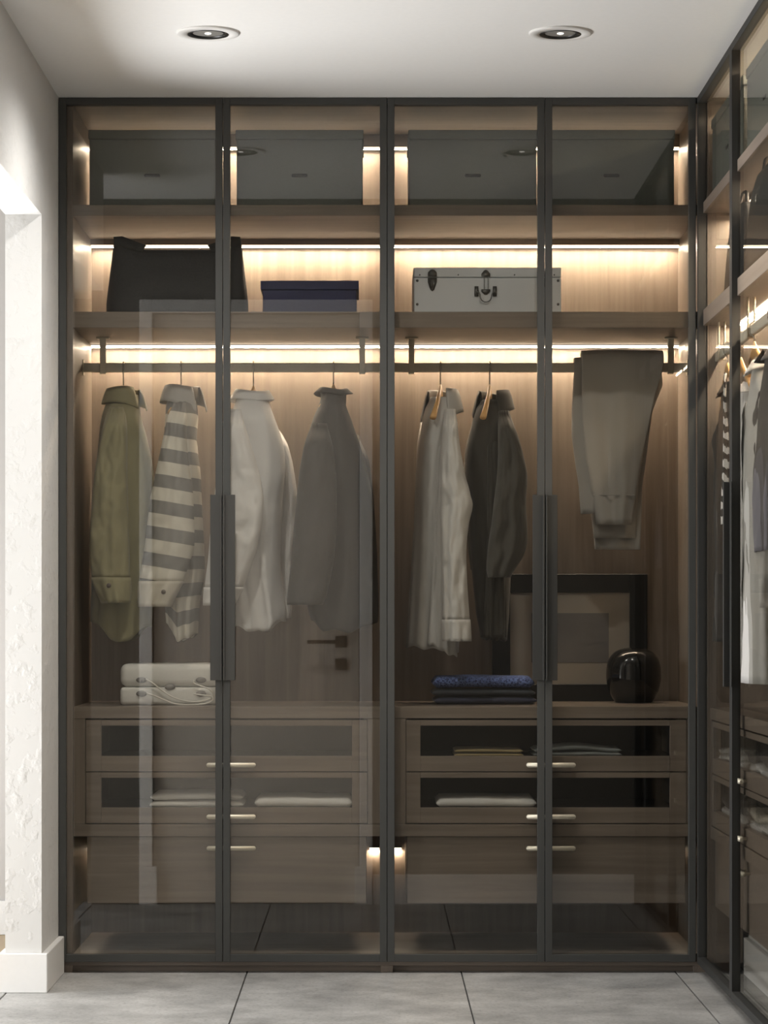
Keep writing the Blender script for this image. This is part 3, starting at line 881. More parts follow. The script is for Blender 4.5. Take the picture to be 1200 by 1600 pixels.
# 3 white shirt, back to the door
x, zn = hung(396, 607)
hanger(x, YR, zn, rz_left(math.radians(24)), 'hanger under the white shirt collar', HG, half=0.06, drop=0.06)
g = hung_garment('shirt', 'plain white long-sleeved shirt, hanging right of the first door stile', 'shirt', 396, 'white_f',
    [(617, 373, 416), (627, 369, 419), (650, 362, 427), (675, 354, 436), (701, 347, 443), (740, 342, 444), (781, 340, 440), (847, 345, 438), (905, 355, 439), (968, 364, 447), (983, 366, 446)],
    [dict(st=[(640, 354, 376), (660, 349, 381), (681, 346, 387), (715, 342, 398), (755, 338, 408), (787, 335, 411), (827, 330, 407), (870, 326, 397), (914, 321, 381), (946, 319, 366)], y=0.140, ytop=0.20, d=0.055, f=0.005, cuff=918),
     dict(st=[(666, 424, 432), (680, 430, 441), (695, 434, 449), (720, 436, 456), (767, 439, 463), (800, 439, 462), (860, 438, 458), (940, 443, 456), (966, 447, 454)], y=0.42, d=0.045)],
    hem=[(-1, -6), (-0.4, 2), (0.1, 4), (1, -14)], seed=8, folds=0.017)
make_collar(g, 394, 611, math.radians(12), 'white_f', 0.047, 0.043, h=0.022, flap=0.026, og=0.4, pt=0.006, seed=1.2)
# 4 charcoal coat, back to the door
x, zn = hung(521, 604)
hanger(x, YR, zn, rz_left(math.radians(22)), 'hanger under the charcoal coat collar, beside the middle post', HG, half=0.06, drop=0.06)
g = hung_garment('coat', 'wide charcoal grey coat, hanging beside the middle post', 'coat', 521, 'charcoal',
    [(616, 503, 539), (630, 500, 539), (655, 490, 548), (695, 478, 562), (750, 471, 576), (796, 469, 584), (860, 472, 588), (940, 478, 590), (975, 484, 590), (984, 487, 589)],
    [dict(st=[(662, 488, 510), (680, 481, 515), (700, 475, 520), (733, 469, 524), (776, 464, 526), (847, 458, 524), (891, 454, 518), (930, 450, 510), (945, 449, 504)], y=0.140, ytop=0.20, d=0.055, f=0.004, wr=0.006),
     dict(st=[(680, 545, 560), (720, 555, 576), (790, 562, 584), (880, 564, 586), (940, 564, 584)], y=0.45, d=0.045)],
    hem=[(-1, -14), (-0.6, 0), (0.2, 3), (1, -12)], seed=11, folds=0.008)
make_collar(g, 521, 608, math.radians(8), 'charcoal', 0.038, 0.038, h=0.028, flap=0.012, og=0.4, pt=0.0, seed=0.7)
# 5 pale grey open jacket
x, zn = hung(688, 605)
hanger(x, YR, zn, rz_left(math.radians(5)), 'hanger carrying the pale grey jacket, first right of the middle post', HG, half=0.14, drop=0.10)
g = hung_garment('jacket', 'long pale grey open jacket, hanging first to the right of the middle post', 'jacket', 688, 'pale_grey',
    [(622, 673, 706), (641, 664, 708), (674, 658, 710), (704, 653, 712), (752, 650, 714), (830, 647, 716), (890, 643, 718), (965, 638, 718), (1010, 635, 716)],
    [dict(st=[(640, 695, 711), (660, 693, 714), (698, 690, 718), (746, 689, 727), (775, 689, 735), (790, 689, 738), (818, 689, 732), (860, 690, 728), (905, 691, 729), (965, 692, 733), (1002, 693, 735)], y=0.130, ytop=0.20, d=0.045, f=0.010, cuff=970),
     dict(st=[(660, 657, 668), (700, 652, 668), (780, 650, 668), (900, 648, 664), (940, 646, 660)], y=0.45, d=0.04)],
    hem=[(-1, 0), (0, 4), (1, 8)], seed=14, folds=0.015,
    panels=[dict(st=[(655, 690, 704), (700, 685, 706), (800, 681, 708), (920, 675, 712), (1012, 669, 714)], y=0.190, ytop=0.25, d=0.012, hem=[(-1, -4), (1, 14)])])
make_collar(g, 692, 610, math.radians(150), 'pale_grey', 0.042, 0.048, h=0.026, flap=0.058, og=0.75, pt=0.036, seed=2.6)
# 6 dark olive jacket
x, zn = hung(765, 605)
hanger(x, YR, zn, rz_left(math.radians(5)), 'hanger carrying the dark olive-brown jacket', HG, half=0.14, drop=0.10)
g = hung_garment('jacket', 'dark olive-brown velvet jacket, hanging between pale jacket and trousers', 'jacket', 765, 'khaki_dark',
    [(626, 753, 785), (641, 743, 790), (674, 736, 794), (704, 730, 796), (752, 729, 798), (800, 732, 798), (890, 738, 797), (960, 745, 794), (998, 752, 791)],
    [dict(st=[(642, 780, 795), (660, 779, 801), (690, 779, 811), (716, 779, 818), (746, 777, 823), (788, 772, 821), (824, 768, 823), (848, 764, 823), (869, 762, 817), (890, 761, 804), (902, 763, 797)], y=0.130, ytop=0.20, d=0.048, f=0.011),
     dict(st=[(660, 738, 750), (700, 728, 748), (760, 726, 748), (860, 732, 750), (890, 736, 748)], y=0.45, d=0.045)],
    hem=[(-1, 0), (1, 3)], seed=17, folds=0.014,
    panels=[dict(st=[(650, 762, 778), (700, 762, 782), (800, 762, 785), (900, 760, 790), (996, 756, 791)], y=0.190, ytop=0.25, d=0.012)])
make_collar(g, 772, 612, math.radians(152), 'khaki_dark', 0.040, 0.048, h=0.028, flap=0.050, og=0.7, pt=0.03, seed=1.6)

# ------------------------------------------------------------------ trousers folded over the rail
def draped_leg(profile, ry, zoff, y_in, name, root, mat, seed, cuff=None):
    """profile: front list (z, xl, xr) bottom->top, then back list; the leg runs over the rail"""
    front, back = profile
    rows = []
    st = []
    ztop = ZR+0.0145+zoff
    for z, a, c in front: st.append((YR-0.0065-y_in, z, a, c, -1.0, 0.0))
    a, c = front[-1][1:]
    for k in range(1, 8):
        an = PI*k/8; rr = 0.0065+y_in
        st.append((YR-rr*math.cos(an), ztop-0.003+rr*0.8*math.sin(an), a, c, -math.cos(an), math.sin(an)))
    for z, a, c in back: st.append((YR+0.0065+y_in, z, a, c, 1.0, 0.0))
    # resample
    fine = []
    for s0, s1 in zip(st, st[1:]):
        m = max(1, int(abs(s1[1]-s0[1])/0.016))
        for k in range(m):
            t = k/m; fine.append(tuple(p+(q-p)*t for p, q in zip(s0, s1)))
    fine.append(st[-1])
    n = 30
    ctr = root.location
    for (y, z, a, c, ny, nz) in fine:
        w = (c-a)/2; xc = (a+c)/2
        fall = max(0, min(1, (ztop-z)/0.25))
        th_ = 0.0045+0.006*fall
        row = []
        for j in range(n):
            an = 2*PI*j/n
            u = sgn(math.cos(an), 0.8); v = sgn(math.sin(an), 0.6)
            f = fall*(0.013*math.sin(u*5.6+seed+z*5)+0.006*math.sin(u*10+z*9+seed)) + 0.002*noise.noise(Vector((u*3+seed, z*9, y*4)))
            d = v*th_*(1-0.25*u*u)+ (f if ny < 0.5 else f*0.6)
            row.append(Vector((xc+u*w, y+ny*(d+ (0.008*fall)), z+nz*d))-ctr)
        rows.append(row)
    return MB().grid(rows, closed=True, cap=True).build(name, mat, root)

tr = thing('trousers', (MX(965, YR), YR, ZR), 'taupe grey trousers folded over the rail at its right end', 'trousers', absolute=False)
def tx(p): return MX(p, YR-0.01)
def tz(p): return MZ(p, YR-0.01)
f1 = [(tz(p), tx(a), tx(c)) for p, a, c in ((820, 931, 985), (800, 927, 988), (774, 923, 993), (720, 914, 1001), (660, 909, 1014), (620, 908, 1022), (590, 908, 1032), (574, 908, 1035), (566, 908, 1036))]
b1 = [(tz(p), tx(a), tx(c)) for p, a, c in ((566, 908, 1036), (600, 910, 1038), (640, 916, 1022), (760, 926, 1006), (858, 931, 1003))]
f2 = [(tz(p), tx(a), tx(c)) for p, a, c in ((803, 907, 950), (760, 904, 960), (720, 898, 970), (680, 893, 985), (640, 893, 1000), (600, 895, 1015), (574, 897, 1020), (568, 897, 1022))]
b2 = [(tz(p), tx(a), tx(c)) for p, a, c in ((568, 897, 1022), (640, 905, 1018), (760, 920, 1000), (840, 929, 996))]
draped_leg((f2, b2), 0, 0.004, 0.012, 'trouser_leg', tr, 'taupe', 2.0)
draped_leg((f1, b1), 0, 0.014, 0.026, 'trouser_leg', tr, 'taupe', 4.4)
# stitched cuff bands
def cuff_band(z0, z1, a0, c0, a1, c1, y):
    rows = []
    for z, a, c in ((z0, a0, c0), ((z0+z1)/2, (a0+a1)/2, (c0+c1)/2), (z1, a1, c1)):
        r = []
        for j in range(21):
            u = -1+2*j/20
            r.append(Vector(((a+c)/2+u*(c-a)/2, y-0.004*math.sqrt(max(0, 1-u*u*0.9)), z))-tr.location)
        rows.append(r)
    MB().grid(rows).build('cuff_seam', 'taupe', tr, solid=0.002)
cuff_band(tz(775), tz(773.5), tx(924), tx(992), tx(924), tx(992), YR-0.0065-0.026-0.020)

# ------------------------------------------------------------------ things on the upper shelves
def storage_box(x0, x1, y0, y1, z0, ztop, zlid, zslot, label, axis='x'):
    m4 = None
    root = thing('storage_box', ((x0+x1)/2, (y0+y1)/2, z0), label, 'box', 'grey storage boxes on the top shelf')
    MB().box(x0+0.003, x1-0.003, y0+0.003, y1-0.003, z0+0.0005, zlid-0.001, 0.002).build('box_body', 'box_grey', root)
    MB().box(x0, x1, y0, y1, zlid, ztop, 0.002).build('lid', 'box_grey', root)
    xc = (x0+x1)/2 if axis == 'x' else (y0+y1)/2
    h = 0.0245
    if axis == 'x': rounded_bar(sl := MB(), xc-h, xc+h, y0+0.0015, y0+0.006, zslot-0.005, zslot+0.005)
    else:
        sl = MB().box(x0+0.0015, x0+0.006, xc-h, xc+h, zslot-0.005, zslot+0.005, 0.001)
    sl.build('finger_slot', 'slot', root)
YS = 0.10
for (a, c, lb) in ((138, 337, 'grey-green lidded storage box at the left end of the top shelf'), (368, 568, 'grey-green lidded storage box left of the middle post, top shelf'),
                   (638, 840, 'grey-green lidded storage box right of the middle post, top shelf'), (856, 1055, 'grey-green lidded storage box at the right end of the front wardrobe top shelf')):
    storage_box(MX(a, YS), MX(c, YS), YS, YS+0.34, ZA1, MZ(203, YS), MZ(217, YS), MZ(274, YS), lb)
storage_box(1.018, 1.085, -0.72, -0.06, ZA1, MZ(203, YS), MZ(217, YS), MZ(274, YS), 'grey-green storage box on the right-hand wardrobe top shelf, in the corner', 'y')
storage_box(1.018, 1.085, -1.44, -0.79, ZA1, MZ(203, YS), MZ(217, YS), MZ(274, YS), 'grey-green storage box on the right-hand wardrobe top shelf, nearest the camera', 'y')

# black tote bag
def tote(x0, x1, y0, y1, z0, z1, label, lean=0.14, rot=None, flap=True, name='tote_bag'):
    root = thing(name, ((x0+x1)/2, (y0+y1)/2, z0), label, 'bag')
    xc, yc = (x0+x1)/2, (y0+y1)/2; w = (x1-x0)/2; dd = (y1-y0)/2
    rows = []
    n = 48
    for i in range(15):
        t = i/14
        ww = w*(1-lean*t**0.85*0.95) * (1-0.06*math.exp(-t*12)); d = dd*(1-0.72*t)
        row = []
        for j in range(n):
            a = 2*PI*j/n
            u = sgn(math.cos(a), 0.35); v = sgn(math.sin(a), 0.55)
            z = z0+0.001+(z1-z0)*t*(1-0.15*(1-min(1, abs(u)*1.02)**6)*t)
            row.append((xc+u*ww, yc+v*d+0.004*noise.noise(Vector((u*3, v*2, t*4))), z))
        rows.append(row)
    mb = MB().grid(rows, closed=True)
    f = mb.bm.faces.new([mb.bm.verts[k] for k in range(n)] if False else [v for v in list(mb.bm.verts)[:n]])
    mb.build('bag_body', 'leather', root, solid=0.004)
    if flap:
        for sgn_ in (-1, 1):
            xe = xc+sgn_*w*(1-lean)
            pts = [(xe+sgn_*0.002, z1+0.004), (xe-sgn_*0.024, z1+0.006), (xe-sgn_*0.098, z1-0.022), (xe-sgn_*0.085, z1-0.042), (xe+sgn_*0.002, z1-0.022)]
            m2 = MB()
            yy = y0+(y1-y0)*0.5-dd*0.34
            m2.grid([[(p[0], yy-0.004, p[1]) for p in pts], [(p[0], yy, p[1]) for p in pts]], closed=True, cap=True)
            m2.build('corner_flap', 'leather', root)
        xs = xc-w*(1-lean)+0.058; zs_ = z1-0.052
        MB().lathe([(0.0001, y0+dd*0.62), (0.004, y0+dd*0.62), (0.004, y0+dd*0.9)], xs, 0, 12, 'Y', zs_).build('stud', 'chrome', root)
    return root
ys = 0.12
tote(MX(160, ys), MX(389, ys), ys, ys+0.17, ZB1, MZ(372, ys+0.05), 'large black leather tote bag on the shelf above the olive shirt')
# blue lidded box
ys = 0.16
r = thing('lidded_box', (MX(483, ys), ys+0.14, ZB1), 'dark blue lidded box on the shelf, left of the middle post', 'box')
MB().box(MX(410.5, ys), MX(557, ys), ys+0.003, ys+0.27, ZB1+0.0005, MZ(453, ys), 0.0015).build('box_body', 'blue', r)
MB().box(MX(407, ys), MX(560.5, ys), ys, ys+0.273, MZ(452.5, ys), MZ(438.5, ys), 0.0015).build('lid', 'blue', r)
# white suitcase
ys = 0.11
r = thing('suitcase', (MX(761, ys), ys+0.16, ZB1), 'hard white suitcase with grey metal clasps on the upper shelf', 'suitcase')
xa, xb, zl, zt_ = MX(646, ys), MX(877, ys), MZ(433.5, ys), MZ(418, ys)
MB().box(xa, xb, ys, ys+0.32, ZB1+0.0005, zl-0.0008, 0.004, 2).build('case_body', 'case_white', r)
MB().box(xa, xb, ys, ys+0.32, zl+0.0008, zt_, 0.004, 2).build('lid', 'case_white', r)
def dome(px, py, rad, nm, y=ys):
    MB().lathe([(0.0001, y-0.004), (rad*0.6, y-0.0035), (rad, y-0.0012), (rad, y+0.001)], MX(px, y), 0, 14, 'Y', MZ(py, y)).build(nm, 'steel', r)
for p in ((652, 438.5), (652, 475.5), (872, 438.5), (872, 475.5)): dome(*p, 0.0042, 'rivet')
for p in ((656, 429.5), (716, 429.5), (804, 429.5), (866, 429.5)): dome(*p, 0.0022, 'rivet')
def plate(pts, y, th, nm, m='steel'):
    P = [(MX(a, y), MZ(b_, y)) for a, b_ in pts]
    return MB().grid([[(p[0], y-th, p[1]) for p in P], [(p[0], y, p[1]) for p in P]], closed=True, cap=True).build(nm, m, r)
for cx in (675.5, 846.5):
    plate([(cx-7, 432.5), (cx-7, 426), (cx-3.5, 422), (cx, 421), (cx+3.5, 422), (cx+7, 426), (cx+7, 432.5)], ys-0.0002, 0.003, 'clasp')
    c_ = plate([(cx-7, 434.5), (cx+7, 434.5), (cx+7, 441), (cx+3, 453), (cx, 455), (cx-3, 453), (cx-7, 441)], ys-0.0002, 0.003, 'clasp')
    x_, z_ = MX(cx, ys), MZ(444, ys)
    MB().box(x_-0.002, x_+0.002, ys-0.008, ys-0.0033, z_-0.009, z_+0.012, 0.0008).build('clasp_lever', 'metal', c_)
plate([(752, 432.5), (752, 428), (756, 423), (759, 421.5), (762, 423), (766, 428), (766, 432.5)], ys-0.0002, 0.003, 'latch_plate')
plate([(752, 452), (766, 452), (766, 455.5), (761, 460.5), (757, 460.5), (752, 455.5)], ys-0.0002, 0.003, 'latch_plate')
for q in (756.5, 762.5):
    x_ = MX(q, ys); MB().box(x_-0.0012, x_+0.0012, ys-0.0035, ys-0.0005, MZ(452.5, ys), MZ(432, ys)).build('latch_rod', 'steel', r)
for q in (744.5, 773):
    plate([(q-3, 447.5), (q+3, 447.5), (q+3.4, 456), (q+3, 463), (q-3, 463), (q-3.4, 456)], ys-0.0002, 0.004, 'handle_lug')
hp = spline([(MX(745, ys), ys-0.007, MZ(456, ys)), (MX(749, ys), ys-0.009, MZ(459, ys)), (MX(752, ys), ys-0.010, MZ(469, ys)), (MX(759, ys), ys-0.010, MZ(472.5, ys)), (MX(766, ys), ys-0.010, MZ(469, ys)), (MX(769, ys), ys-0.009, MZ(459, ys)), (MX(773, ys), ys-0.007, MZ(456, ys))], 26)
MB().tube(hp, 0.0017, 8).build('handle', 'steel', r)

# ------------------------------------------------------------------ things on the drawer tops
# white roped case
ys = 0.15
xa, xb = MX(187.5, ys), MX(343, ys)
zc0 = ZCT+0.0005
r = thing('travel_case', ((xa+xb)/2, ys+0.1, ZCT), 'cream rounded case with grey discs and white cord, standing below the striped shirt', 'case')
z1 = MZ(1049, ys); zm = MZ(1073.5, ys)
def soft_box(x0, x1, y0, y1, z0, z1_, rad, taper_top=0.0):
    t_ = bmesh.new(); bmesh.ops.create_cube(t_, size=1)
    for v in t_.verts: v.co = Vector((x0+(v.co.x+.5)*(x1-x0), y0+(v.co.y+.5)*(y1-y0), z0+(v.co.z+.5)*(z1_-z0)))
    bmesh.ops.bevel(t_, geom=list(t_.edges), offset=rad, segments=4, profile=0.5, affect='EDGES')
    for f in t_.faces: f.smooth = True
    mb = MB(); mb.merge(t_); return mb
soft_box(xa, xb, ys, ys+0.26, zc0, zm-0.0006, 0.012).build('case_body', 'cream', r)
soft_box(xa, xb, ys, ys+0.26, zm+0.0006, MZ(1037, ys+0.02), 0.022).build('lid', 'cream', r)
for (px_, py_) in ((221, 1062.5), (221, 1084), (265.5, 1073.5), (314, 1062.5), (314, 1084)):
    x_, z_ = MX(px_, ys), MZ(py_, ys)
    rows = []
    for rr_, hh_ in ((0.0001, -0.005), (0.6, -0.0048), (0.92, -0.0035), (1.0, -0.001), (1.0, 0.001)):
        rows.append([(x_+rr_*0.0165*math.cos(2*PI*j/20), ys+hh_, z_+rr_*0.0092*math.sin(2*PI*j/20)) for j in range(20)])
    MB().grid(rows, closed=True).build('disc', 'disc', r)
def cordp(pts): return spline([(MX(a, ys), ys-0.008-(0.002 if k else 0), MZ(b_, ys)) for k, (a, b_) in enumerate(pts)], 40)
MB().tube(cordp([(228, 1061), (240, 1068), (254, 1079), (272, 1090), (296, 1096), (318, 1095), (331, 1090), (333, 1083), (326, 1076), (312, 1071), (303, 1067), (304, 1063)]), 0.0024, 8).build('cord', 'cord', r)
MB().tube([p+Vector((0, -0.003, 0)) for p in cordp([(229, 1083), (242, 1087), (258, 1094), (276, 1100), (300, 1101), (322, 1099), (333, 1094), (330, 1088), (316, 1086), (303, 1084)])], 0.0024, 8).build('cord', 'cord', r)

# folded stack (three garments, each its own)
def folded(x0, x1, y0, y1, z0, z1, m, name, label, cat='clothes', group=None, seed=0, layers=2, wave=0.12, matname=None, sub=True):
    root = thing(name, ((x0+x1)/2, (y0+y1)/2, z0), label, cat, group)
    xc = (x0+x1)/2; w = (x1-x0)/2
    H = z1-z0
    n = 40
    # the cloth is folded: a rounded closed outer layer with inner plies showing at the front
    for k in range(layers):
        za, zb = z0+H*k/layers, z0+H*(k+1)/layers
        rows = []
        for i in range(26):
            u = -1+2*i/25
            edge = math.sqrt(max(0, 1-max(0, abs(u)-0.90)**2/0.01))
            lift = wave*H*math.sin(u*3.1+seed+k*0.8)*0.6*(0.4+0.6*k/max(1, layers-1) if layers > 1 else 1)
            h = (zb-za)*0.5*(0.25+0.75*edge)*0.97
            zc = (za+zb)/2+lift*(1 if z1-z0 > 0 else 0)
            zc = max(zc, z0+h+0.0004)
            ring = []
            yo = 0.003*math.sin(u*6+seed+k)
            for j in range(16):
                a = 2*PI*j/16
                v = sgn(math.cos(a), 0.5); q = sgn(math.sin(a), 0.6)
                ring.append((xc+u*w*(1-0.012*k), (y0+y1)/2+v*((y1-y0)/2)*(1-0.03*k)+yo*v, zc+q*h))
            rows.append(ring)
        MB().grid(rows, closed=True, cap=True).build('folded_ply', m, root)
    return root
ys = 0.20
SG = 'stack of folded clothes below the jackets'
sp = [MZ(1101, ys), MZ(1089, ys), MZ(1077, ys), MZ(1056, ys)]
b0_ = ZCT+0.0004; hts = [0.0235, 0.0235, 0.0395]
xa, xb = MX(675, ys), MX(838, ys)
folded(xa+0.006, xb+0.003, ys, ys+0.25, b0_, b0_+0.0235, 'navy', 'folded_shirt', 'folded navy garment, bottom of the blue stack', group=SG, seed=0.3, layers=1, wave=0.05)
folded(xa, xb-0.002, ys+0.002, ys+0.25, b0_+0.0245, b0_+0.047, 'slate', 'folded_shirt', 'folded dark slate garment, middle of the blue stack', group=SG, seed=1.2, layers=1, wave=0.05)
folded(xa+0.003, xb-0.006, ys+0.004, ys+0.25, b0_+0.049, b0_+0.088, 'knit', 'folded_sweater', 'folded bright blue knitted sweater, top of the blue stack', group=SG, seed=2.0, layers=1, wave=0.10)
# framed picture leaning on the back panel
yp = 0.545
r = thing('framed_picture', (MX(890, yp), yp, ZCT), 'black framed grey square print leaning behind the black vase', 'picture')
px0, px1, pz0, pz1 = MX(769, yp), MX(1011, yp), ZCT+0.0008, MZ(897, yp)
ix0, ix1, iz0, iz1 = MX(797, yp), MX(983.5, yp), MZ(1069, yp), MZ(926, yp)
f = MB()
f.box(px0, ix0, yp-0.012, yp+0.012, pz0, pz1, 0.001); f.box(ix1, px1, yp-0.012, yp+0.012, pz0, pz1, 0.001)
f.box(ix0, ix1, yp-0.012, yp+0.012, pz0, iz0, 0.001); f.box(ix0, ix1, yp-0.012, yp+0.012, iz1, pz1, 0.001)
f.build('picture_frame', 'black', r)
MB().box(ix0, ix1, yp-0.003, yp+0.010, iz0, iz1).build('picture_mount', 'mat', r)
MB().box(MX(830, yp), MX(951, yp), yp-0.0055, yp-0.003, MZ(1035, yp), MZ(958, yp)).build('print', 'art', r)
# black vase
yv = 0.40
r = thing('vase', (MX(990, yv), yv, ZCT), 'squat round glossy black vase in front of the framed picture', 'vase')
R_ = 43/PPM*(1+yv/DIST)
zb_, ht = ZCT+0.0005, 0.172
prof = [(0.0001, 0.0), (R_*0.60, 0.0), (R_*0.72, 0.008), (R_*0.88, 0.032), (R_*0.98, 0.065), (R_, 0.088), (R_*0.98, 0.112), (R_*0.90, 0.137), (R_*0.72, 0.157), (R_*0.50, 0.168), (R_*0.30, 0.172), (R_*0.22, 0.1725), (R_*0.20, 0.168), (R_*0.18, 0.150), (0.0001, 0.148)]
pr = spline([(p[0], 0, p[1]) for p in prof], 56)
MB().lathe([(max(0.0001, p.x), zb_+p.z) for p in pr], MX(990, yv), yv, 48).build('vase_body', 'vase', r)

# ------------------------------------------------------------------ folded clothes in the drawers
def dz_(win0): return win0-0.006+0.0006
D1, D2 = dz_(ZS[10]), dz_(ZS[12])
yd = Y0+0.028
DG = None
folded(MX(234, yd), MX(380, yd), yd, yd+0.24, D2, D2+0.048, 'towel', 'folded_towel', 'white looped folded towel, in the drawer left of the two bright cloths', seed=0.6, layers=2, wave=0.06)
folded(MX(398, yd), MX(551, yd), yd-0.01, yd+0.24, D2, D2+0.038, 'towel', 'folded_shirt', 'flat white folded cloth, right of the looped towel in the drawer', seed=2.6, layers=1, wave=0.07)
folded(MX(710, yd), MX(818, yd), yd, yd+0.22, D1, D1+0.026, 'mustard', 'folded_scarf', 'thin mustard folded cloth in the upper drawer under the blue stack', seed=1.5, layers=2, wave=0.05)
folded(MX(834, yd), MX(972, yd), yd, yd+0.22, D1, D1+0.034, 'bluegrey', 'folded_shirt', 'rumpled grey cloth in the upper drawer, below the framed picture', seed=0.9, layers=2, wave=0.22)
folded(MX(682, yd), MX(838, yd), yd-0.01, yd+0.24, D2, D2+0.036, 'towel', 'folded_shirt', 'pale folded cloth in the lower drawer under the blue stack', seed=2.4, layers=1, wave=0.07)
# in the right-hand chest
def rfold(y0, y1, z, h, m, label, seed, x0=1.034, x1=1.098):
    root = thing('folded_shirt', ((x0+x1)/2, (y0+y1)/2, z), label, 'clothes')
    xc = (x0+x1)/2; yc = (y0+y1)/2
    for k in range(2):
        rows = []
        za, zb2 = z+h*k/2, z+h*(k+1)/2
        for i in range(26):
            u = -1+2*i/25
            edge = math.sqrt(max(0, 1-max(0, abs(u)-0.88)**2/0.0144))
            hh = (zb2-za)*0.5*(0.25+0.75*edge)
            zc = max(z+hh+0.0004, (za+zb2)/2+0.12*h*math.sin(u*4+seed+k))
            rows.append([(xc+sgn(math.cos(2*PI*j/14), 0.5)*(x1-x0)/2, yc+u*(y1-y0)/2, zc+sgn(math.sin(2*PI*j/14), 0.6)*hh) for j in range(14)])
        MB().grid(rows, closed=True, cap=True).build('folded_ply', m if k else 'white_f', root)
rfold(-0.62, -0.10, D1, 0.045, 'pale_grey', 'white and grey folded cloth in the right-hand chest, upper drawer', 0.5)
rfold(-1.10, -0.70, D1, 0.060, 'plum', 'dark and white folded cloths nearest the camera, upper drawer at right', 1.4)
rfold(-0.62, -0.16, D2, 0.055, 'plum', 'dark folded cloth with white edge in the right-hand chest, lower drawer', 2.2)
rfold(-1.15, -0.70, D2, 0.060, 'sand', 'sand coloured folded cloth nearest the camera, lower drawer at right', 3.2)

# ------------------------------------------------------------------ things in the right wardrobe
RG = 'wooden hangers on the right rail'
def flat_prof(sh, L, d0=0.028, d1=0.042): return [(0.012, 0.05, 0.022), (-0.03, sh*0.5, d0), (-0.075, sh*0.9, d0), (-0.12, sh*1.02, d0*1.1), (-0.4, sh*1.02, d1), (-L, sh*1.05, d1)]
ZN = ZR-0.060
def rgarment(name, label, cat, y, L, m, sh, sleeve_end, seed, zn=ZN, xoff=0.0, sv=0.0):
    garment(name, label, cat, XRR+xoff, y, zn, PI/2, flat_prof(sh, L), L,
        [dict(path=[(sd*sh*0.85, sv, -0.07), (sd*sh*1.08, sv, -0.16), (sd*sh*1.12, sv, -sleeve_end*0.6), (sd*sh*1.08, sv, -sleeve_end)], rad=[(0, 0.02, 0.018), (0.25, 0.036, 0.026), (1, 0.028, 0.022)], cuff=0.1) for sd in (-1, 1)],
        m, collar=(0.048, 0.022, 0.014, 0.02, 0.5, 0.01), front=1, folds=0.16, seed=seed)
hanger(XRR, -0.262, ZN+0.012, PI/2, 'hanger with the dark brown coat, farthest on the right-hand rail', RG, half=0.215, drop=0.12, along=True)
rgarment('coat', 'long dark brown coat, farthest on the right-hand rail', 'coat', -0.262, 0.73, 'umber', 0.165, 0.60, 21, ZN-0.06, 0.012)
hanger(XRR, -0.54, ZN+0.0, PI/2, 'hanger behind the right-hand door stile', RG, half=0.21, drop=0.12, along=True)
rgarment('shirt', 'white shirt just right of the right-hand door stile', 'shirt', -0.60, 0.78, 'white_f', 0.12, 0.6, 24, ZN-0.085, 0.016)
hanger(XRR, -0.80, ZN+0.018, PI/2, 'beech hanger carrying the pale grey long shirt on the right-hand rail', RG, half=0.22, drop=0.12, along=True)
rgarment('shirt', 'pale grey long shirt with loose sleeve, on the right-hand rail', 'shirt', -0.90, 0.84, 'pale_grey', 0.15, 0.64, 27, ZN-0.055, 0.004)
hanger(XRR, -1.13, ZN+0.012, PI/2, 'hanger nearest the camera on the right-hand rail', RG, half=0.22, drop=0.12, along=True)
rgarment('jacket', 'dark plum jacket, nearest the camera at right edge', 'jacket', -1.17, 0.50, 'plum', 0.17, 0.46, 30, ZN-0.05, 0.0)
# striped scarf hung beside the brown coat
r = thing('scarf', (1.010, -0.43, ZN-0.1), 'black and white striped scarf hanging against the dark brown coat', 'scarf', absolute=False)
rows, uvs = [], []
for i in range(40):
    t = i/39; z = 0.075-0.43*t
    rows.append([(0.004*math.sin(v*5+t*5)+0.008*t*0.2-0.004*t, -(v-0.5)*(0.05+0.05*t)-0.02*t+0.006*math.sin(t*9), z) for v in [k/10 for k in range(11)]])
    uvs.append([(v*0.1, z+0.02*v) for v in [k/10 for k in range(11)]])
MB().grid(rows, uvs=uvs).build('scarf_cloth', 'zebra', r, solid=0.004)
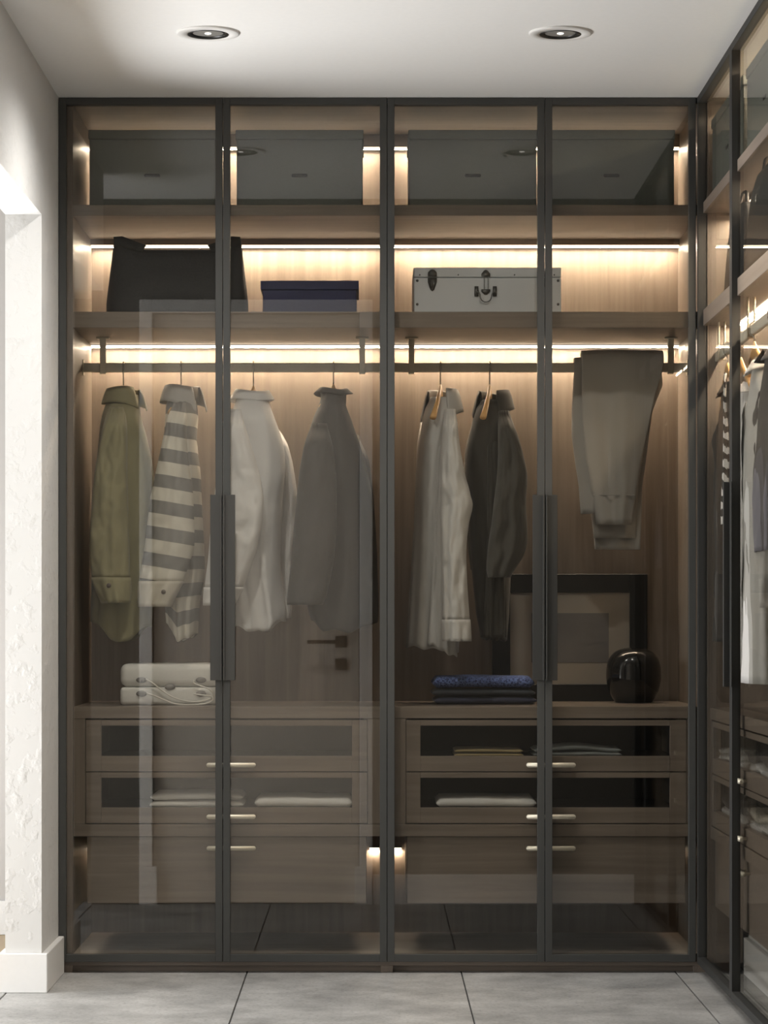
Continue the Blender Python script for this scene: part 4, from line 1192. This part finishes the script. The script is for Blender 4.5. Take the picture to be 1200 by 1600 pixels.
# black bags on the right shelf
def rbag(y0, y1, h, label):
    x0, x1 = 1.004, 1.088
    root = thing('handbag', ((x0+x1)/2, (y0+y1)/2, ZB1), label, 'bag')
    rows = []
    yc, w = (y0+y1)/2, (y1-y0)/2
    for i in range(14):
        t = i/13
        ww = w*(1-0.10*t)*(1-0.35*max(0, (t-0.75)/0.25)**2); dd = 0.040*(1-0.55*t**1.5)
        rows.append([((x0+x1)/2+dd*sgn(math.sin(2*PI*j/36), 0.6), yc+ww*sgn(math.cos(2*PI*j/36), 0.4), ZB1+0.001+h*t) for j in range(36)])
    MB().grid(rows, closed=True, cap=True).build('bag_body', 'leather', root)
    MB().tube(spline([((x0+x1)/2, yc-w*0.45, ZB1+h*0.98), ((x0+x1)/2, yc-w*0.3, ZB1+h*1.16), ((x0+x1)/2, yc+w*0.3, ZB1+h*1.16), ((x0+x1)/2, yc+w*0.45, ZB1+h*0.98)], 20), 0.005, 8).build('bag_handle', 'leather', root)
    MB().tube([((x0+x1)/2-0.030+0.0, yc+w*0.2+0.010*math.cos(a), ZB1+h*0.72+0.010*math.sin(a)) for a in [2*PI*k/16 for k in range(17)]], 0.0015, 6).build('ring', 'chrome', root)
rbag(-0.72, -0.37, 0.225, 'black leather handbag on the right wardrobe shelf, farther from camera')
rbag(-1.36, -0.755, 0.25, 'black leather handbag on the right wardrobe shelf, nearest the camera')

# ------------------------------------------------------------------ downlights
yl = -0.883
for (px_, lb, watt) in ((325, 'round recessed black downlight, the left one in the ceiling', DOWNLIGHT_W*1.15), (875.5, 'round recessed black downlight, the right one in the ceiling', DOWNLIGHT_W*0.6)):
    x_ = MX(px_, yl)
    r = thing('downlight', (x_, yl, ZC), lb, 'ceiling light')
    MB().lathe([(0.084, ZC-0.0002), (0.084, ZC-0.004), (0.080, ZC-0.0055), (0.056, ZC-0.0055), (0.0555, ZC-0.0002)], x_, yl, 56).build('trim_ring', 'white', r, smooth=True)
    MB().lathe([(0.0555, ZC-0.0003), (0.0555, ZC-0.0062), (0.0535, ZC-0.0068), (0.0415, ZC-0.0035), (0.0410, ZC-0.0003)], x_, yl, 48).build('bezel', 'bezel', r)
    prof = []
    for k in range(12):
        rr_ = 0.041*(1-k/12)
        prof.append((rr_+0.0001, ZC-0.0016-0.0008*(k % 2)))
    prof.append((0.0001, ZC-0.002))
    MB().lathe(prof, x_, yl, 40).build('reflector', 'reflector', r)
    MB().lathe([(0.0085, ZC-0.0018), (0.0085, ZC-0.0034), (0.007, ZC-0.0040), (0.0001, ZC-0.0040)], x_, yl, 24).build('lens', 'lamp', r)
    d = bpy.data.lights.new('downlight_beam', 'SPOT'); d.energy = watt; d.spot_size = math.radians(155); d.spot_blend = 1.0; d.shadow_soft_size = 0.03; d.color = (1.0, 0.97, 0.93)
    o = bpy.data.objects.new('downlight_beam', d); C.objects.link(o); o.location = (x_, yl, ZC-0.012); 

for o in bpy.data.objects:
    if o.get('_abs') is not None: del o['_abs']
